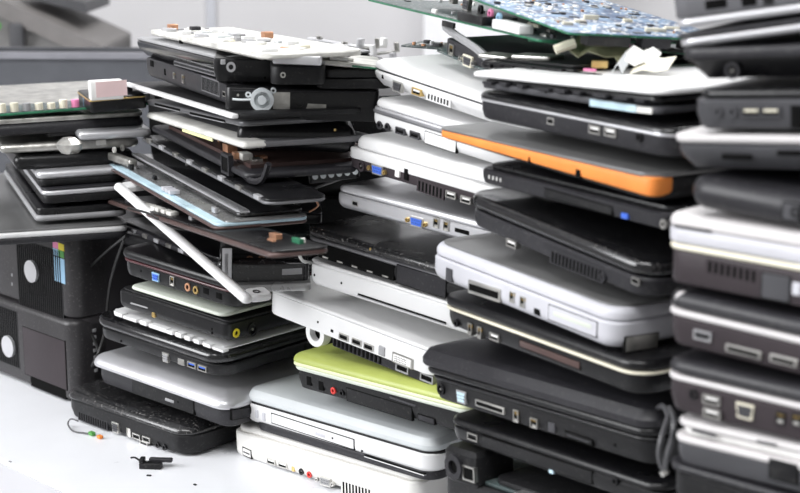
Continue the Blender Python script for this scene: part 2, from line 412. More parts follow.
def d1_extra(T, L, k):
    mb = MB(); mb.box(.0, .034, -.004, .03, .006, .03, 'black_matte', b=.003); mb.build('hinge_block', T)
    mb = MB(); mb.cyl((.013, -.0035, .018), (0, -1, 0), .0085, .003, 'charcoal', 20, hole=.0045); mb.build('hinge_collar', T)
    mb = MB(); rect_frame(mb, .027, .016, .012, .010, 'steel', -.004); mb.build('usb_port', T)
    mb = MB(); mb.box(.07, .2, -.004, .02, 17 * k, 20 * k, 'grey_lid', b=.0006); mb.build('metal_strip', T)
    r_ = random.Random(2)
    for i in range(14):
        x = r_.uniform(0, .1); y = r_.uniform(0, .03); mb = MB(); mb.box(x, x + r_.uniform(.003, .009), y, y + .006, 15 * k, 15 * k + r_.uniform(.002, .004), r_.choice(['black', 'steel', 'dark_grey', 'foil']), b=.0003); mb.build('chip', T)
def e_clip(T):
    mb = MB(); mb.tube([(.062, -.002, .022), (.066, -.004, .014), (.07, -.003, .006), (.066, -.002, -.002)], .0022, 'white_dirty'); mb.build('broken_clip', T, label='pale broken plastic clip')
    mb = MB(); mb.cyl((.063, -.002, -.001), (0, 0, -1), .003, .006, 'white', 12); mb.build('peg', T)
def white_chips(T, L, k):
    r_ = random.Random(5)
    for i in range(9):
        x = .045 + i * .017; mb = MB(); mb.box(x, x + r_.uniform(.008, .014), .006, .013, 5 * k, 5 * k + .003, 'white_dirty', b=.0004); mb.build('led_strip_segment', T)
def sheet_bits(T, L, k):
    mb = MB(); mb.box(.015, .05, .03, .2, 6.1 * k, 6.6 * k, 'black'); mb.build('tape', T, label='black tape strip')
    for i, x in enumerate((.19, .2, .21)):
        mb = MB(); mb.box(x, x + .007, .004, .012, 6 * k, 6 * k + .003, 'silver_plastic', b=.0003); mb.build('connector', T)
def edge_clips(T, L, k):
    for i in range(8):
        x = L * (i + .4) / 8; mb = MB(); mb.box(x, x + .012, -.0008, .003, .0012, .0045, 'silver' if i % 2 else 'steel', b=.0003); mb.build('clip', T)
def hook(T, L, k):
    mb = MB(); mb.slab(0, .008, .0, .006, [(0, -10 * k), (0, .0002)], 'charcoal', r=.001, seg=2); mb.build('edge_hook', T, label='dark hooked end')
def fan_ring(T, L, k):
    mb = MB(); c = (.022, 0, .0145); mb.cyl((c[0], .001, c[2]), (0, -1, 0), .0085, .004, 'nylon', 24, hole=.0058, holem='pale_lid'); mb.cyl((c[0], -.001, c[2]), (0, -1, 0), .0032, .004, 'nylon', 16); mb.build('fan_ring', T, label='translucent white plastic ring')
    for s_ in range(3):
        a = .7 + s_ * 2.1; mb = MB(); mb.cyl((c[0] + .0105 * math.cos(a), .001, c[2] + .0105 * math.sin(a)), (0, -1, 0), .0022, .003, 'nylon', 10, hole=.001); mb.build('fan_lug', T)
    mb = MB(); mb.tube([(.001, -.001, .0145), (.007, -.002, .0142), (.014, -.002, .0145)], .0009, 'nylon'); mb.build('cable_tie', T)
def plate_bits(T, L, k):
    r_ = random.Random(11)
    for i in range(48):
        x = r_.uniform(0, L - .02); y = r_.uniform(.003, .045); mb = MB(); mb.box(x, x + r_.uniform(.006, .02), y, y + r_.uniform(.004, .012), 4.8 * k, 5 * k + r_.uniform(.0008, .003), r_.choice(['white_warm', 'white', 'white_dirty', 'grey', 'pale_lid', 'silver', 'white', 'cream', 'white_worn']), b=.0003); mb.build('keyboard_rib', T)
    for x, y, m in ((.008, .012, 'copper'), (.15, .05, 'copper'), (.05, .02, 'charcoal')):
        mb = MB(); mb.box(x, x + .009, y, y + .008, 5 * k, 5 * k + .005, m, b=.0006); mb.build('connector', T)
def clear_strip(T, L, k):
    for i in range(6):
        x = L * (i + .5) / 6; mb = MB(); mb.cyl((x, .001, 7 * k), (0, -1, 0), .0022, .003, 'nylon', 8); mb.build('stud', T)

def bits(T, L, w, z, n, seed):
    r_ = random.Random(seed)
    for i in range(n):
        x = r_.uniform(.02, L - .03); y = r_.uniform(.002, w); mb = MB(); mb.box(x, x + r_.uniform(.004, .016), y, y + r_.uniform(.002, .006), z - .0006, z + r_.uniform(.001, .004), r_.choice(['black', 'black_matte', 'steel', 'white_dirty', 'copper', 'charcoal', 'silver', 'pcb_green']), b=.0003); mb.build('fitting', T)
# ================================================================== STACK C (middle, in focus)
gC = None
YC = .769
unit('white laptop lying on the table, lowest of the middle stack, red and black audio sockets', (239, 458), (346, 491.5), [
    ('base', 0, 27, 'base', 'white_warm', 0, 0), ('top_cover', 27, 33, 'lid', 'white_warm', 3, 3)],
    [('card', 243.5, 451, 251, 454.5, 'paper', 7), ('usb', 271.5, 461.5, 'paper'), ('usb', 283, 465, 'paper'), ('blank', 293, 469, 'brass', 4, 5), ('jack', 301.5, 471.5, 'black'),
     ('jack', 309.5, 474.5, 'red'), ('vga', 325.5, 481.5, 'grey'), ('vent', 342, 487, 371, 496, 'white_warm', 11)],
    Y=YC, yaw=2, L=.2, r=.012, extra=feet)
unit('white laptop with pale grey lid and disc drive, resting on the lowest white laptop', (250, 426), (445, 486), [
    ('underside', -1, 7, 'box', 'charcoal', 16, -.4), ('base', 3, 23, 'base', 'white', 0, 0), ('seam', 22, 25, 'box', 'black_matte', 2, 2), ('lid', 25, 38, 'tt', 'pale_lid', 1, 1)],
    [('box', 257, 414, 'silver_plastic', 4, 8), ('box', 264, 416.5, 'silver_plastic', 4, 8), ('drive', 272, 418, 354, 444.5, 'white', 9), ('hole', 362, 451), ('slot', 365, 455, 425, 474, 'white', 1.5)],
    Y=YC, yaw=2, L=.2, r=.013, extra=lambda T, L, k: hinge_knob(T))
unit('lime green lidded laptop with a black base in the middle stack', (301, 390), (455, 433), [
    ('base', 0, 22, 'tbs', 'black_matte', 0, 0), ('rim', 20, 25, 'round', 'sage_white', -2, -2), ('lower_lid', 24, 29, 'lid', 'green_pale', -4, -3), ('lid', 28, 38, 'lidsoft', 'green_lid', -4, -3)],
    [('blank', 309, 381, 'hole', 7, 9), ('blank', 321, 386, 'hole', 7, 9), ('jack', 333.5, 390.5, 'red'), ('jack', 342, 393, 'black'), ('panel', 347, 394, 412, 414, 'black_matte', 12),
     ('strip', 390, 397, 416, 406, 'dark_grey', 1.6), ('panel', 418, 417, 434, 422, 'charcoal', 5)],
    Y=YC, yaw=0, L=.18, r=.009)
unit('large white laptop with a wide display socket, resting on the lime green laptop', (274, 315), (426, 375), [
    ('base', 0, 22, 'box', 'white', 0, 0), ('lid', 22.3, 26, 'lid', 'white', -1, -1)],
    [('hole', 318, 322), ('blank', 332, 331, 'hole', 4, 3), ('usb', 344, 337), ('usb', 357, 342), ('usb', 369, 347), ('box', 382, 351, 'grey', 8, 9), ('dvi', 403, 360.5, 'paper')],
    Y=YC, yaw=0, L=.18, r=.016, extra=lambda T, L, k: c4_extra(T, L, k))
unit('slim white laptop with a long disc slot, sandwiched under the dusty black laptop', (313, 286), (455, 333), [
    ('base', 0, 23, 'base', 'white', 0, 0), ('lid', 23.2, 26, 'lid', 'white', 0, 0)],
    [('hole', 314.5, 275), ('hole', 341.5, 283), ('slot', 358, 294, 446, 323, 'grey', 1.6)], Y=YC, yaw=0, L=.18, r=.01)
unit('dusty black laptop with an empty disc drive bay, under the silver laptop', (311, 256), (447, 299), [
    ('base', 0, 15, 'base', 'black_matte', 0, 0), ('palm_rest', 15, 20, 'lid', 'steel_grey', 0, 0), ('lid', 20.5, 29, 'lid', 'black_dusty', -1, -1)],
    [('bay', 319, 250, 394, 273.5, 'foil', 14), ('panel', 397, 273.5, 446, 288.5, 'charcoal', 17), ('lock', 425.5, 278), ('hole', 371, 249, 'brass')],
    Y=YC, yaw=0, L=.18, r=.009)
unit('silver laptop with a blue display socket above the dusty black laptop', (340, 209), (475, 246), [
    ('base', 0, 16, 'base', 'silver', 0, 0), ('lid', 16.5, 23, 'lid', 'silver', 1, 1)],
    [('lock', 355, 203.5), ('vga', 417, 222, 'blue_insert'), ('rj', 436.5, 223, 'steel', 9, 11), ('rj', 446.5, 226, 'steel', 9, 11), ('blank', 462, 231.5, 'hole', 18, 4)],
    Y=YC, yaw=0, L=.18, r=.009)
unit('white laptop with a brown port strip, blue display socket and slanted vent', (351, 168), (475, 205), [
    ('base', 0, 11, 'tbs', 'charcoal_warm', 1, 1), ('palm_rest', 10, 20, 'box', 'white', 0, 0), ('lid', 21, 33, 'lid', 'white', 9, 2)],
    [('power', 361, 166, 'charcoal_warm'), ('vga', 377, 170, 'blue_insert', .0165, .0085), ('box', 397.5, 173.5, 'paper', 6, 7), ('blank', 406, 174.5, 'hole', 6, 11), ('vent', 417, 185, 442, 194, 'charcoal_warm', 9),
     ('usb', 450.5, 195, 'paper'), ('usb', 465.5, 200, 'paper')],
    Y=YC, yaw=-4, L=.18, r=.009)
unit('white laptop with a grey trim band and two round sockets near the top', (375, 128), (480, 162), [
    ('base', 0, 16, 'base', 'white', 0, 0), ('trim_band', 15, 18.5, 'box', 'steel_grey', -1, -1), ('palm_rest', 18, 20.5, 'box', 'silver', 0, 0), ('lid', 21, 29, 'lid', 'white', 2, 1)],
    [('jack', 379.5, 125, 'charcoal', .0035), ('jack', 387.5, 127, 'charcoal', .0035), ('usb', 400.5, 131, 'black', 'dark_grey'), ('usb', 415, 135, 'black', 'dark_grey'), ('panel', 425, 137, 456, 147, 'white', 11)],
    Y=YC, yaw=-6, L=.18, r=.009)
unit('white laptop with a rounded curved base, topmost of the middle stack', (380, 87), (484, 123), [
    ('base', 0, 16, 'tb', 'white', -3, -3), ('seam', 15.5, 18, 'box', 'charcoal', -1, -1), ('lid', 18, 26, 'lidsoft', 'white', -4, -3)],
    [('blank', 385, 76.5, 'hole', 2.5, 4), ('vga', 400, 86.5, 'dark_grey', .014, .009, 'steel', False), ('usb', 419.5, 91.5, 'paper', 'brass'), ('vent', 430, 95.5, 452, 103, 'white', 5)],
    Y=YC, yaw=-7, L=.18, r=.014)
# ================================================================== STACK D (right of the middle)
YD = .712; yD = -13
unit('broken black laptop base with a round hinge collar and loose boards inside', (449, 487), (690, 572), [
    ('base', -30, 12, 'tbs', 'black_matte', 0, 0), ('board', 12, 16, 'box', 'pcb_dark', 6, 5), ('panel', 16, 22, 'box', 'black_matte', 70, 6)],  # base extended downwards as dark filler for the shaded gap
    [], Y=YD, yaw=-8, L=None, W=.28, extra=lambda T, L, k: d1_extra(T, L, k))
unit('thin black laptop with one socket at its corner and a small oval light', (457, 441), (662, 513), [
    ('base', 0, 15, 'tbs', 'black', 0, 0), ('lid', 15.5, 23, 'lid', 'black', -1, -1)],
    [('usb', 473, 437), ('panel', 482, 441, 592, 478, 'black_matte', 11), ('box', 551.5, 471.5, 'ice_blue', 6, 4), ('jack', 616, 481, 'black')], Y=YD, yaw=-8, L=None, W=.28, r=.013)
unit('thick black laptop with domed matt lid and a pale display socket', (439, 401), (655, 470), [
    ('base', 0, 23, 'tbs', 'black_matte', 0, 0), ('palm_rest', 22, 25, 'round', 'black', -2, -2), ('lower_lid', 26, 33, 'round', 'black', -9, -3), ('lid', 33, 51, 'tt', 'charcoal', -16, -4)],
    [('power', 441.5, 389, 'black'), ('vga', 462, 397, 'ice_blue', .013, .010, 'grey', False), ('metal', 476, 402, 505, 411.5, 'paper', 7), ('rj', 516.5, 416, 'steel', 9, 14), ('rj', 534.5, 423, 'steel', 13, 11),
     ('box', 552, 427.5, 'dark_grey', 9, 9), ('card', 566, 434, 592, 443, 'black_matte', 4), ('hole', 615, 445)], Y=YD, yaw=-8, L=None, W=.28, r=.014)
unit('black laptop with a thin cream seam line, under the silver laptop on the right', (451, 327), (640, 399), [
    ('base', 0, 18, 'tbs', 'black', 0, 0), ('seam_line', 17.5, 20, 'round', 'cream', -2, -2), ('lid', 20, 30, 'round', 'black', -3, -2)],
    [('jack', 456.5, 323, 'black'), ('rj', 470.5, 329, 'steel', 8, 14), ('rj', 480, 332.5, 'steel', 8, 14), ('usb', 495, 337, 'paper'), ('panel', 520, 343, 580, 366, 'brown', 6)], Y=YD, yaw=yD, L=None, W=.28, r=.016)
unit('thick silver laptop with a dark lid top and a rounded corner showing', (436, 280), (613, 353), [
    ('base', 0, 24, 'base', 'silver_plastic', 0, 0), ('lid', 24.5, 36, 'lid', 'silver_plastic', 1, 1), ('top_plate', 36, 37.5, 'box', 'grey_lid', 6, 6, {'dx1': 4, 'dyb': .005})],  # grey top plate paints the dark reflection of what lies above
    [('box', 449.5, 275, 'dark_grey', 11, 13), ('metal', 469, 286, 501, 296, 'paper', 13), ('rj', 512.5, 297, 'steel', 9, 12), ('rj', 523, 302, 'steel', 9, 12), ('blank', 537, 312, 'hole', 9, 6),
     ('panel', 549, 312, 597, 330, 'silver_plastic', 13), ('strip', 554, 313, 592, 327, 'sage_white', 4), ('r:panel', 626, 345, 658, 340, 'foil', 13)], Y=YD, yaw=yD, L=None, W=.28, r=.014)
unit('glossy black laptop with a rounded edge and a long row of vent slots', (479, 228), (647, 301), [
    ('base', 0, 17, 'tbs', 'charcoal', -3, -2), ('lid', 18, 32, 'round', 'black_gloss', -6, -3)],
    [('usb', 512.5, 243.5, 'paper', 'steel'), ('vent', 553, 256, 604, 276, 'charcoal', 10), ('jack', 605, 277, 'charcoal'), ('lock', 637, 281)], Y=YD, yaw=yD, L=None, W=.28, r=.016)
unit('black laptop base with a small blue socket and four bright slots', (484, 184), (667, 232), [
    ('base', 0, 15, 'tbs', 'charcoal', 0, 0), ('top_plate', 15, 20, 'box', 'black', 8, 5)],
    [('box', 625, 216, 'blue_insert', 9, 5), ('box', 489.5, 177, 'paper', 1.8, 4), ('box', 493.3, 178, 'paper', 1.8, 4), ('box', 497, 179, 'paper', 1.8, 4), ('box', 500.8, 180, 'paper', 1.8, 4), ('panel', 545, 192, 612, 211, 'black_matte', 7), ('jack', 664, 224, 'steel')], Y=YD, yaw=yD, L=None, W=.28, r=.01)
unit('grey wedge shaped laptop with a bright orange edge', (444, 139), (652, 202), [
    ('base', 0, 5, 'box', 'black_matte', 0, 2, {'wedge': (.8, 1.4)}), ('orange_band', 1.5, 8.5, 'box', 'orange', -2, -1, {'wedge': (1, 2.3), 'label': 'orange side band', 'dyb': .262, 'r': .006}), ('body', 1.5, 8.4, 'box', 'black_matte', 6, 6, {'wedge': (1, 2.25)}), ('lid', 8.6, 10.2, 'box', 'grey_lid', -2, -1, {'wedge': (1, 2.2)})],
    [('blank', 530, 160, 'hole', 3, 6), ('blank', 556, 168.5, 'hole', 18, 6), ('blank', 579, 173.5, 'hole', 8, 8), ('blank', 596, 178, 'hole', 8, 8)], Y=YD, yaw=yD, L=None, W=.28, r=.012)
unit('black laptop with a bright silver seam line and two side by side sockets', (489, 120), (673, 160), [
    ('base', 0, 19, 'tbs', 'charcoal', -5, -3), ('seam_line', 18, 20.5, 'box', 'silver', -7, -4), ('lid', 21, 27, 'lidsoft', 'black_gloss', -7, -4)],
    [('lock', 553, 121), ('usb', 598, 129.5, 'paper', 'steel'), ('usb', 613.5, 132, 'paper', 'steel'), ('jack', 643, 137, 'black')], Y=YD, yaw=yD, L=None, W=.28, r=.014)
unit('thin black screen lid with a pale blue edge section', (484, 88), (658, 115), [
    ('panel', 0, 6, 'box', 'dark_grey', 0, 0)], [('sticker', 590, 102.5, 636, 109, 'ice_blue', 6), ('sticker', 637, 109.3, 652, 111, 'white_dirty', 5), ('hole', 546, 92)],
    Y=YD, yaw=yD, L=None, W=.28, r=.006, name='laptop_cover', cat='screen lid')
unit('black keyboard deck just under the thin white lid', (482, 84), (655, 104), [
    ('deck', 0, 5, 'box', 'black', 4, 3)], [], Y=YD, yaw=yD, L=None, W=.28, r=.006, name='keyboard_deck', cat='keyboard deck', extra=lambda T, L, k: tabs(T, L, k, 9, 3))
unit('thin white laptop lid lying under the circuit boards', (475, 77), (660, 96), [
    ('shell', 0, 5, 'lid', 'white', 0, 0)], [], Y=YD, yaw=yD, L=None, W=.28, r=.012, name='laptop_cover', cat='screen lid')
# ================================================================== STACK E (far right, closest)
YE = .62; yE = 0
unit('dark slab at the bottom right corner under the white edged keyboard laptop', (682, 506), (800, 542), [
    ('base', 0, 34, 'base', 'black_matte', 0, 0), ('lid', 34, 42, 'round', 'charcoal', -5, -2)], [], Y=YE, yaw=yE, L=.2, W=.25)
unit('dark grey laptop with two white edges and a pinkish seam, low on the right', (684, 466), (800, 495), [
    ('base', 0, 24, 'tbs', 'dark_grey', 0, 0), ('rim', 23, 30, 'round', 'trim_white', -2, -1), ('keyboard_edge', 31, 39, 'box', 'paper', 4, 5), ('lid', 39, 46, 'round', 'trim_white', 1, 0)],
    [('sticker', 692, 430, 715, 436, 'dark_grey', 2.5), ('sticker', 757, 441, 777, 445, 'dark_grey', 2.5), ('panel', 770, 468, 798, 475, 'black', 18)], Y=YE, yaw=yE, L=.23, W=.25, r=.01)
unit('dark laptop with a white trim and paired stacked sockets, on the right edge', (676, 413), (800, 445), [
    ('base', 0, 33, 'tbs', 'charcoal_warm', 0, 0), ('rim', 33, 39, 'round', 'trim_white', -2, -1), ('lid', 40.5, 54, 'lid', 'charcoal', -1, -1), ('lid_corner', 38, 53, 'round', 'trim_white', -3, 0, {'len': .006, 'r': .003})],
    [('jack', 694, 394, 'black'), ('usb', 712, 400, 'paper'), ('usb', 712, 413.5, 'paper'), ('vga', 745.5, 411, 'dark_grey', .013, .009, 'cream', False), ('rj', 781, 418, 'black', 12, 14), ('rj', 797, 420, 'black', 12, 14)], Y=YE, yaw=yE, L=.23, W=.25, r=.01)
unit('dark laptop with a white trim and a long metal connector, on the right edge', (677, 347), (800, 378), [
    ('base', 0, 31, 'tbs', 'charcoal_warm', 0, 0), ('rim', 31, 38, 'round', 'trim_white', -3, -1), ('lid', 39.5, 55, 'lid', 'charcoal', -2, -1), ('lid_corner', 37, 55, 'round', 'trim_white', -4, 0, {'len': .006, 'r': .003})],
    [('usb', 703, 335.5, 'dark_grey', 'grey'), ('metal', 726, 347, 762, 356, 'paper', 8), ('metal', 770, 357, 798, 364, 'paper', 8)], Y=YE, yaw=yE, L=.23, W=.25, r=.01)
unit('thick white lidded laptop with a brown base and cream edge, on the right edge', (678, 283), (800, 307), [
    ('base', 0, 33, 'box', 'charcoal_warm', 0, 0), ('rim', 33, 39, 'round', 'cream', -3, -1), ('middle', 40, 55, 'box', 'silver_plastic', -4, -1), ('lid', 55, 68, 'lid', 'trim_white', -4, -1)],
    [('strip', 674, 225, 712, 231, 'black', 2), ('vent', 707, 266, 757, 277, 'charcoal_warm', 11), ('panel', 762, 285, 790, 290, 'dark_grey', 24), ('hole', 770.5, 286), ('box', 797, 289, 'silver_plastic', 9, 12)], Y=YE, yaw=yE, L=.23, W=.25, r=.01)
unit('dark rounded laptop with a pale broken clip on its edge, on the right', (702, 210), (800, 230), [
    ('base', 0, 32, 'round', 'charcoal', -4, 0)],
    [('panel', 783, 211, 800, 213, 'dark_grey', 16), ('jack', 796, 212, 'black')], Y=YE, yaw=yE, L=.21, W=.24, r=.012, extra=lambda T, L, k: e_clip(T))
unit('grey laptop with a bright white lid edge and tapered base, on the right', (690, 171), (800, 174), [
    ('base', 0, 27, 'tb', 'dark_grey', 0, 0), ('lid', 27.5, 36, 'round', 'trim_white', -3, -2)],
    [('blank', 736, 157, 'hole', 30, 5), ('blank', 790, 153, 'hole', 26, 5)], Y=YE, yaw=9, L=.23, W=.25, r=.012)
unit('dark grey laptop with two paired sockets and a black lid, on the right', (709, 130), (800, 131), [
    ('base', 0, 30, 'tbs', 'dark_grey', -3, 0), ('lid', 30.5, 40, 'lid', 'black', 2, 2)],
    [('jack', 718, 112, 'dark_grey'), ('jack', 733, 112, 'dark_grey'), ('usb', 751.5, 112, 'cream', 'dark_grey'), ('usb', 771, 112, 'cream', 'dark_grey'), ('blank', 797, 117, 'hole', 13, 22)], Y=YE, yaw=9, L=.21, W=.25, r=.01)
unit('dark docking base with a sloping foot under the topmost silver banded laptops', (712, 80), (800, 78), [
    ('base', 0, 20, [(18, 0), (0, 19), (0, 20)], 'black', -14, 0), ('top_plate', 20, 31, 'box', 'charcoal', -18, -2)],
    [('power', 731, 71, 'charcoal')], Y=YE, yaw=10, L=.2, W=.24, r=.01, name='docking_station', cat='docking station')
unit('grey laptop with a light silver band, second from the top on the far right', (692, 46), (800, 32), [
    ('base', 0, 8, 'round', 'silver', 0, 0), ('lid', 8, 13, 'box', 'charcoal', -3, 0)], [], Y=YE, yaw=16, L=.22, W=.25, r=.01)
unit('grey laptop with big dark sockets, topmost on the far right', (688, 27.5), (800, 13), [
    ('palm_rest', 0, 9, 'round', 'silver', 0, 0), ('base', 9, 44, 'box', 'machine_body', 0, 0)],
    [('blank', 716, 4, 'hole', 22, 9), ('blank', 749, 1, 'hole', 15, 10), ('box', 768, -1, 'black', 10, 10)], Y=YE, yaw=16, L=.22, W=.25, r=.01)
# ================================================================== STACK B lower (left of the middle)
YB = .735
unit('black laptop lying on the table under the left stack', (77, 419), (189, 459), [
    ('base', 0, 20, 'tbs', 'black_matte', -3, -2), ('lid', 20.5, 29, 'lidsoft', 'black_dusty', -5, -3)],
    [('vent', 80, 415, 108, 425.5, 'charcoal', 7), ('vga', 117.5, 427, 'dark_grey', .012, .011, 'steel', False), ('blank', 130, 432, 'steel', 6, 9), ('usb', 138, 436), ('usb', 148, 439, 'black'), ('usb', 144, 444),
     ('jack', 158.5, 444.5, 'black'), ('jack', 165.5, 447, 'black')], Y='table', yaw=4, W=.24, r=.018, extra=feet)
unit('dark laptop with a rounded silver lid, resting on the lowest black laptop', (103, 385), (229, 431), [
    ('base', 0, 18, 'tbs', 'charcoal', 0, 0), ('lid', 18.5, 31, 'lidsoft', 'silver', -6, -4)],
    [('drive', 133, 386, 194, 407, 'black_matte', 14), ('box', 136, 387, 'grey', 7, 8), ('box', 151, 392.5, 'grey', 5, 7), ('r:panel', 232, 415, 262, 410, 'charcoal', 9)], Y=YB, yaw=4, W=.24, r=.014)
unit('glossy black laptop with two blue sockets in the left stack', (106, 340), (221, 380), [
    ('base', 0, 12, 'tbs', 'black', -2, 0), ('lid', 12.5, 23, 'round', 'black_gloss', -4, -3)],
    [('hole', 121, 341), ('vga', 166, 357.5, 'grey', .011, .0095, 'steel', False), ('blank', 181, 362, 'steel', 9, 6), ('usb', 192, 365, 'blue_insert'), ('usb', 202.5, 368.5, 'blue_insert')], Y=YB, yaw=4, W=.24, r=.018)
unit('white chipped keyboard plate lying under the black battery unit', (115, 315), (222, 352), [
    ('plate', 0, 3.5, 'box', 'white', 0, 0, {'jag': .0009})], [], Y=YB, yaw=4, W=.23, r=.008, name='keyboard_plate', cat='keyboard', extra=lambda T, L, k: tabs(T, L, k, 12, 3.5, 'white'))
unit('black laptop base with a yellow plug socket at its corner', (122, 309), (227, 344), [
    ('base', 0, 19, 'base', 'black', -1, 0), ('top_plate', 19, 21, 'box', 'black_matte', 2, 2)],
    [('strip', 131, 303, 148, 308, 'grey', 1.5), ('box', 153.5, 315, 'brass', 4, 5), ('hole', 212, 329), ('hole', 212, 333), ('r:jack', 236, 333, 'yellow', .0045), ('r:power', 252, 329, 'black', .007)], Y=YB, yaw=4, W=.23, r=.006)
unit('thin pale cover plate lying on the black base with the yellow plug', (133, 290), (223, 318), [
    ('plate', 0, 3.5, 'lid', 'sage_white', 0, 0)], [], Y=YB, yaw=4, W=.23, r=.008, name='cover_plate', cat='cover plate')
unit('black laptop with a blue display socket and two pinkish audio sockets', (130, 277), (236, 311), [
    ('base', 0, 16, 'tbs', 'black', -2, 0), ('seam_line', 15.5, 18, 'round', 'maroon', -3, -2), ('lid', 18, 27, 'round', 'black', -4, -3)],  # maroon line paints the reddish sheen along the seam
    [('hole', 141, 271), ('vga', 156, 277, 'blue_insert', .012, .0085, 'blue_pale', False), ('rj', 172.5, 281, 'steel', 8, 11), ('jack', 188, 287, 'copper', .0042), ('jack', 196, 290, 'brass', .004), ('blank', 206, 291, 'hole', 8, 6), ('blank', 219, 296, 'hole', 8, 6)],
    Y=YB, yaw=4, W=.23, r=.014)
# ================================================================== STACK B upper: dismantled laptops
YU = .80
def scrap(label, P0, P1, layers, feats=(), name='laptop_chassis', cat='laptop shell', **kw):
    kw.setdefault('Y', YU); kw.setdefault('W', .22); kw.setdefault('r', .008)
    return unit(label, P0, P1, layers, feats, name=name, cat=cat, **kw)
R_ = dict(yaw=50, W=.13, r=.005)
scrap('dark wide panel lying flat over the maroon seamed laptop', (120, 244), (200, 262), [('shell', 0, 11, 'lid', 'black', 0, 0)], Y=.775, yaw=-5, L=.11, name='laptop_cover', cat='screen lid')
scrap('black glossy shell piece with a silver bracket plate at its left end', (222, 283), (309, 284), [('shell', 0, 24, 'lid', 'black_gloss', 0, 0)],
      [('panel', 222, 265, 232, 265, 'silver', 34), ('panel', 224, 264, 229, 264, 'grey', 22), ('sticker', 282, 272, 302, 271, 'grey', 6)], Y=.72, **R_)
scrap('flat olive grey plate under the glossy shell with the silver bracket', (240, 293), (311, 291), [('plate', 0, 8, 'box', 'lcd_back', 0, 0)], name='metal_plate', cat='metal plate', Y=.725, **R_)
scrap('black torn shell piece carrying a small white label, above the silver bracket', (226, 257), (312, 254), [('shell', 0, 16, 'box', 'black_matte', 0, 0), ('board', 16, 19, 'box', 'pcb_dark', 8, 6)],
      [('sticker', 295, 242, 305, 239, 'paper', 4), ('jack', 250, 247, 'copper'), ('jack', 262, 248, 'copper')], Y=.735, **R_)
scrap('thin panel with a curved brown edge and a row of white chips on it', (108, 204), (270, 259), [('panel', 0, 3.5, 'round', 'brown', 0, 0), ('backing', 3.5, 5, 'box', 'black', 3, 3)],
      [], Y=0.771, yaw=-22, L=None, W=.04, name='laptop_screen', cat='screen panel', extra=lambda T, L, k: (white_chips(T, L, k), bits(T, L, .03, 5 * k, 12, 33)))
def bezel_parts(T, L, k):
    h = .006; w = .009
    mb = MB(); mb.slab(L - .016, L - .0005, w - .002, .024, [(.001, 0), (0, .001), (0, h - .002), (.001, h - .001)], 'white', r=.004); mb.build('side_rail', T)
    mb = MB(); mb.slab(-.004, w, w - .002, .05, [(.001, 0), (0, .001), (0, h - .002), (.001, h - .001)], 'white', r=.003); mb.build('side_rail', T)
    mb = MB(); mb.cyl((L - .008, .014, h - .0015), (0, 0, 1), +.0026, .001, 'charcoal', 16, hole=.0016); mb.build('screw_hole', T)
def bezel():
    scrap('white screen bezel frame sticking out diagonally from the left stack', (114, 190), (243, 305), [('front_rail', 0, 7, 'lid', 'white', 0, 0)], [], name='screen_surround', cat='screen bezel', Y=.735, yaw=None, L=.25, W=.0085, r=.004, extra=bezel_parts)
bezel()
scrap('loose grey screen sheet with a pale blue strip along its edge', (104, 167), (215, 231), [('frame', 0, 2.5, 'round', 'brown', 0, 0), ('edge_strip', 2.5, 5, 'box', 'ice_blue', 3, 2), ('sheet', 5, 6, 'box', 'lcd_back', 12, 9)],
      [], Y=0.790, yaw=-22, L=None, W=.07, name='laptop_screen', cat='screen panel', extra=lambda T, L, k: (sheet_bits(T, L, k), bits(T, L, .012, 7 * k, 7, 31)))
scrap('small dark broken hinge assembly at the left edge of the splayed panels', (108, 160), (130, 168), [('block', 0, 7, 'box', 'foil', 0, 0)], [('jack', 113, 150, 'white_dirty'), ('jack', 121, 148, 'steel')], Y=0.780, yaw=-10, W=.008, name='hinge_assembly', cat='hinge', r=.003)
scrap('thin metal edged black panel leaning over the grey screen sheet', (142, 141), (266, 206), [('panel', 0, 2.5, 'round', 'steel_grey', 0, 0), ('backing', 2.5, 4.5, 'box', 'black', 2, 1)],
      [], Y=0.799, yaw=-22, L=None, W=.045, name='laptop_screen', cat='screen panel', extra=lambda T, L, k: edge_clips(T, L, k))
def frame_unit():
    def ex(T, L, k):
        mb = MB(); mb.box(.02, L - .02, .01, .12, 5 * k, 9 * k, 'brown'); mb.build('circuit_board', T)
        r_ = random.Random(9)
        for i in range(16):
            x = r_.uniform(.03, L - .03); y = r_.uniform(.004, .05); mb = MB(); mb.box(x, x + r_.uniform(.004, .014), y, y + .008, 9 * k, 9 * k + r_.uniform(.002, .008), r_.choice(['copper', 'black', 'steel', 'charcoal', 'white_dirty']), b=.0003); mb.build('component', T)
        mb = MB(); rect_frame(mb, L * .83, 6 * k, .02, .015, 'charcoal', -.001, t=.002); mb.build('port_frame', T)
        mb = MB(); mb.tube([(L - .03, .004, .004), (L, .004, 0), (L + .02, .006, .004), (L + .028, .008, .016)], .0024, 'charcoal'); mb.build('bent_end', T)
    scrap('open black laptop base frame full of brownish parts', (152, 132), (246, 181), [('frame', 0, 6, 'round', 'charcoal', 0, 0)], [], Y=0.799, yaw=-22, L=None, W=.11, extra=ex)
frame_unit()
scrap('dirty white metal deck plate with a pale yellow label', (147, 118), (243, 149), [('plate', 0, 5.5, 'lid', 'white_dirty', 0, 0, {'dyb': .08, 'r': .004}), ('inner_plate', 0, 5, 'box', 'steel_grey', 8, 12)], [('sticker', 181, 129, 211, 139, 'label_yellow', 4.5), ('hole', 165, 122), ('hole', 172, 124.5), ('hole', 225, 142)], W=.10, Y=0.799, yaw=-22, L=None, name='metal_plate', cat='metal plate')
